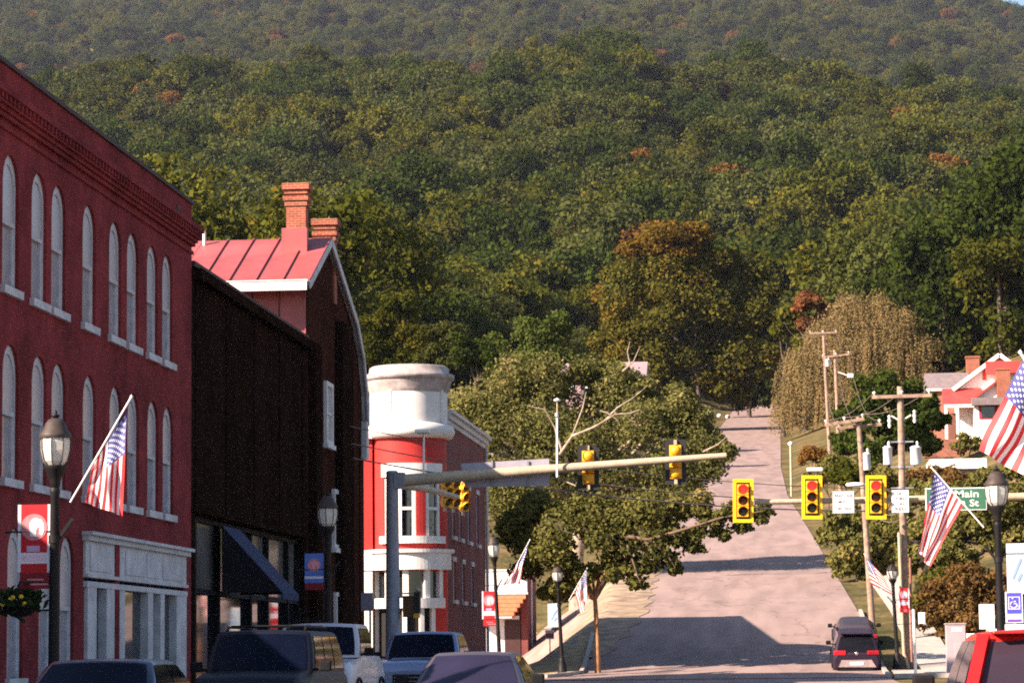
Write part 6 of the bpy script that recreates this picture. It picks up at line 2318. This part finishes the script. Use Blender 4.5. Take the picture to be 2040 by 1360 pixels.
def forest_mesh(name, seed, Rr, hgt, leaf, n=1500, size=.55, conic=False):
    rng = np.random.default_rng(seed)
    cl = []
    zc = hgt - Rr * .85
    k = 9
    for i in range(k):
        a = 2 * math.pi * (i / k) + rng.normal() * .3
        rad = Rr * (.30 + .42 * rng.random())
        z = zc + Rr * (.5 - .9 * (rad / Rr) ** 1.2) * .8 + rng.normal() * Rr * .16
        cl.append((rad * math.cos(a), rad * math.sin(a), z, Rr * (.34 + .16 * rng.random()), Rr * (.34 + .16 * rng.random()), Rr * (.32 + .14 * rng.random())))
    cl.append((0, 0, zc + Rr * .35, Rr * .5, Rr * .5, Rr * .45))
    cl.append((0, 0, zc - Rr * .2, Rr * .75, Rr * .75, Rr * .6))
    cl.append((rng.normal() * .5, rng.normal() * .5, zc - Rr * .9, Rr * .6, Rr * .6, Rr * .6))
    cl.append((rng.normal() * .8, rng.normal() * .8, 2.2, Rr * .55, Rr * .55, 2.6))
    V, tn = crown_arrays(cl, n / len(cl), size, rng, lob=5)
    me = leaf_mesh(name, V, tn, [leaf])
    # trunk joined in
    bm = bmesh.new()
    bm.from_mesh(me)
    ring_ = []
    for z, r in ((-1.5, Rr * .06), (zc, Rr * .035)):
        ring_.append([bm.verts.new((r * math.cos(2 * math.pi * q / 6), r * math.sin(2 * math.pi * q / 6), z)) for q in range(6)])
    for q in range(6):
        f = bm.faces.new((ring_[0][q], ring_[0][(q + 1) % 6], ring_[1][(q + 1) % 6], ring_[1][q]))
        f.material_index = 1
    bm.to_mesh(me)
    bm.free()
    me.materials.append(BARK)
    return me


KINDS = [('olive', L_OLIVE, 4, 'olive green'), ('dark', L_DARK, 3, 'dark green'), ('lime', L_LIME, 2, 'yellowish green'), ('rust', L_RUST, 1, 'rusty brown'), ('grey', L_GREYG, 3, 'grey green')]
VAR = []
for kn, lf, cnt, words in KINDS:
    for c in range(cnt):
        VAR.append((forest_mesh('forest_tree', 100 + len(VAR), 5.6 + .9 * (c % 3), 15 + 2.2 * (c % 3), lf, 4600, .36), kn, words))
NV = len(VAR)
NEARV = [forest_mesh('woodland_tree', 300 + i, 5.6 + .9 * (i % 3), 15 + 2.2 * (i % 3), lf, 6500, .29) for i, lf in enumerate([k[1] for k in KINDS for c in range(k[2])])]


def forest_points():
    rng = np.random.default_rng(5)
    P = []

    def fill(y0, y1, sp, a0, a1):
        y = y0
        while y < y1:
            xs_ = np.arange(a0 * y, a1 * y, sp)
            jx = xs_ + rng.uniform(-.42, .42, len(xs_)) * sp
            jy = y + rng.uniform(-.42, .42, len(xs_)) * sp
            P.append(np.stack([jx, jy], 1))
            y += sp * .9
    fill(300, 640, 8.0, -.42, .2)
    fill(640, 1510, 11.5, -.38, .17)
    fill(2300, 4390, 16, -.34, .14)
    p = np.concatenate(P)
    x, y = p[:, 0], p[:, 1]
    px = 1580 + F_PX * x / y
    d = x - cx(np.clip(y, -200, 640))
    keep = np.ones(len(p), bool)
    near = y < 640
    keep &= ~(near & (d > -9 - 5) & (d < 9 + 4))
    keep &= ~((y >= 640) & (y < 660) & (np.abs(d) < 5))
    keep &= ~((y < 372) & (px > 1075) & (px < 1340))          # house on the left slope and the view to it
    keep &= ~((y < 430) & (d < 0) & (d > -45))                              # nearer left side is built singly
    keep &= ~((y < 610) & (d < 0) & (d > -24))
    keep &= ~((y > 375) & (y < 462) & (d < 0) & (d > -78))
    keep &= ~((y < 425) & (px > 1530) & (px < 1880))
    keep &= ~((y < 390) & (px > 1700))
    keep &= ~((y > 375) & (y < 520) & (px > 1230) & (px < 1560) & (d > -32))
    return p[keep], rng


FP, frng = forest_points()
fz = T(FP[:, 0], FP[:, 1])
# kinds come in loose stands
nx_ = np.sin(FP[:, 0] * .03 + 1.1 * np.sin(FP[:, 1] * .017)) + np.cos(FP[:, 1] * .023 + FP[:, 0] * .011)
kv = nx_ + frng.normal(size=len(FP)) * 1.0
starts = np.cumsum([0] + [k[2] for k in KINDS])
kid = np.where(kv > 2.3, 2, np.where(kv > .35, 0, np.where(kv > -.75, 4, np.where(kv > -2.6, 1, 3))))
kid = np.where(frng.random(len(FP)) < .02, 3, kid)
kid = np.where((kid == 3) & (FP[:, 1] < 700), 0, kid)
var = np.array([starts[k] + frng.integers(KINDS[k][2]) for k in kid])
scl = (.66 + .95 * frng.random(len(FP)) ** 1.6) * np.where(FP[:, 1] > 1800, 1.35, np.where(FP[:, 1] > 640, 1.22, 1.0))
_d = FP[:, 0] - cx(np.clip(FP[:, 1], -200, 640))
scl = np.where((FP[:, 1] < 620) & (_d < 0) & (_d > -44), scl * .42, scl)
rot = frng.uniform(0, 6.28, len(FP))
order = np.argsort(FP[:, 1])
pxv = 1580 + F_PX * FP[:, 0] / FP[:, 1]
vis = [i for i in order if 620 < pxv[i] < 2080]
single = vis[:300]
for i in single:
    me, kn, words = VAR[var[i]]
    if FP[i, 1] < 720:
        me = NEARV[var[i]]
    o = link('forest_tree', me)
    o.location = (FP[i, 0], FP[i, 1], fz[i] - .3)
    o.rotation_euler.z = rot[i]
    o.scale = (scl[i],) * 3
    tag(o, words + ' tree standing in the wood on the slope behind the town', 'tree', words + ' woodland trees')
sset = set(single)
rest = np.array([i for i in range(len(FP)) if i not in sset])
pc = bpy.data.collections.new('tree_kinds')
for i, (me, kn, w_) in enumerate(VAR):
    o = bpy.data.objects.new('kind_%02d' % i, me)
    pc.objects.link(o)
for i, me in enumerate(NEARV):
    pc.objects.link(bpy.data.objects.new('kind_%02d' % (NV + i), me))
fme = bpy.data.meshes.new('forest')
fme.from_pydata([(FP[i, 0], FP[i, 1], fz[i] - .3) for i in rest], [], [])
for nm, ty, vals in (('kind', 'INT', np.where(FP[rest, 1] < 640, var[rest] + NV, var[rest])), ('size', 'FLOAT', scl[rest]), ('turn', 'FLOAT', rot[rest])):
    at_ = fme.attributes.new(nm, ty, 'POINT')
    at_.data.foreach_set('value', vals.astype(np.int32 if ty == 'INT' else np.float32))
forest = link('forest', fme)
tag(forest, 'dense mixed forest covering the ridges behind the town', 'forest', kind='stuff')
ng = bpy.data.node_groups.new('forest_scatter', 'GeometryNodeTree')
ng.interface.new_socket('Geometry', in_out='INPUT', socket_type='NodeSocketGeometry')
ng.interface.new_socket('Geometry', in_out='OUTPUT', socket_type='NodeSocketGeometry')
N, L = ng.nodes, ng.links
gi, go = N.new('NodeGroupInput'), N.new('NodeGroupOutput')
ip = N.new('GeometryNodeInstanceOnPoints')
ci = N.new('GeometryNodeCollectionInfo')
ci.inputs['Collection'].default_value = pc
ci.inputs['Separate Children'].default_value = True
ci.inputs['Reset Children'].default_value = True


def named(nm, ty):
    n = N.new('GeometryNodeInputNamedAttribute')
    n.data_type = ty
    n.inputs['Name'].default_value = nm
    return n.outputs['Attribute']


cb = N.new('ShaderNodeCombineXYZ')
L.new(named('turn', 'FLOAT'), cb.inputs[2])
L.new(gi.outputs[0], ip.inputs['Points'])
L.new(ci.outputs[0], ip.inputs['Instance'])
ip.inputs['Pick Instance'].default_value = True
L.new(named('kind', 'INT'), ip.inputs['Instance Index'])
L.new(cb.outputs[0], ip.inputs['Rotation'])
L.new(named('size', 'FLOAT'), ip.inputs['Scale'])
L.new(ip.outputs[0], go.inputs[0])
md = forest.modifiers.new('scatter', 'NODES')
md.node_group = ng
print('FOREST', len(FP), len(rest))

# ---------------------------------------------------------------- odds and ends at the top of the road
EY = 470.0
for px, py, r, lb in ((1401, 830, 8, 'largest white bundle beside top of hill road'), (1416, 824, 7, 'white bundle right of the largest one at the road top'), (1433, 828, 5, 'small white bundle third along at the road top'), (1450, 830, 5, 'small white bundle nearest the road at its top')):
    p = onY(px, py, EY)
    m = MB().lathe((0, 0, 0), [(0, -.9), (.7, -.75), (1, -.2), (.9, .4), (.5, .85), (0, .95)], 10)
    k = r / (F_PX / EY)
    m.v = [(p.x + a * k, p.y + b * k, p.z + c * k * .9) for a, b, c in m.v]
    tag(m.build('white_bundle', WHITE, None, p), lb, 'bundle', 'white bundles at top of the hill road')

# ---------------------------------------------------------------- haze
hz = MB().box(-2600, -80, -7, 2600, 4700, 1100).build('haze', [], None)
hm = bpy.data.materials.new('haze')
hm.use_nodes = True
hm.node_tree.nodes.clear()
vo = hm.node_tree.nodes.new('ShaderNodeVolumePrincipled')
vo.inputs['Color'].default_value = (.60, .64, .85, 1)
vo.inputs['Density'].default_value = .00003
vo.inputs['Anisotropy'].default_value = .2
ou = hm.node_tree.nodes.new('ShaderNodeOutputMaterial')
hm.node_tree.links.new(vo.outputs[0], ou.inputs['Volume'])
hz.data.materials.append(hm)
hz['kind'] = 'stuff'
tag(hz, 'thin blue haze over the ridges', 'haze')
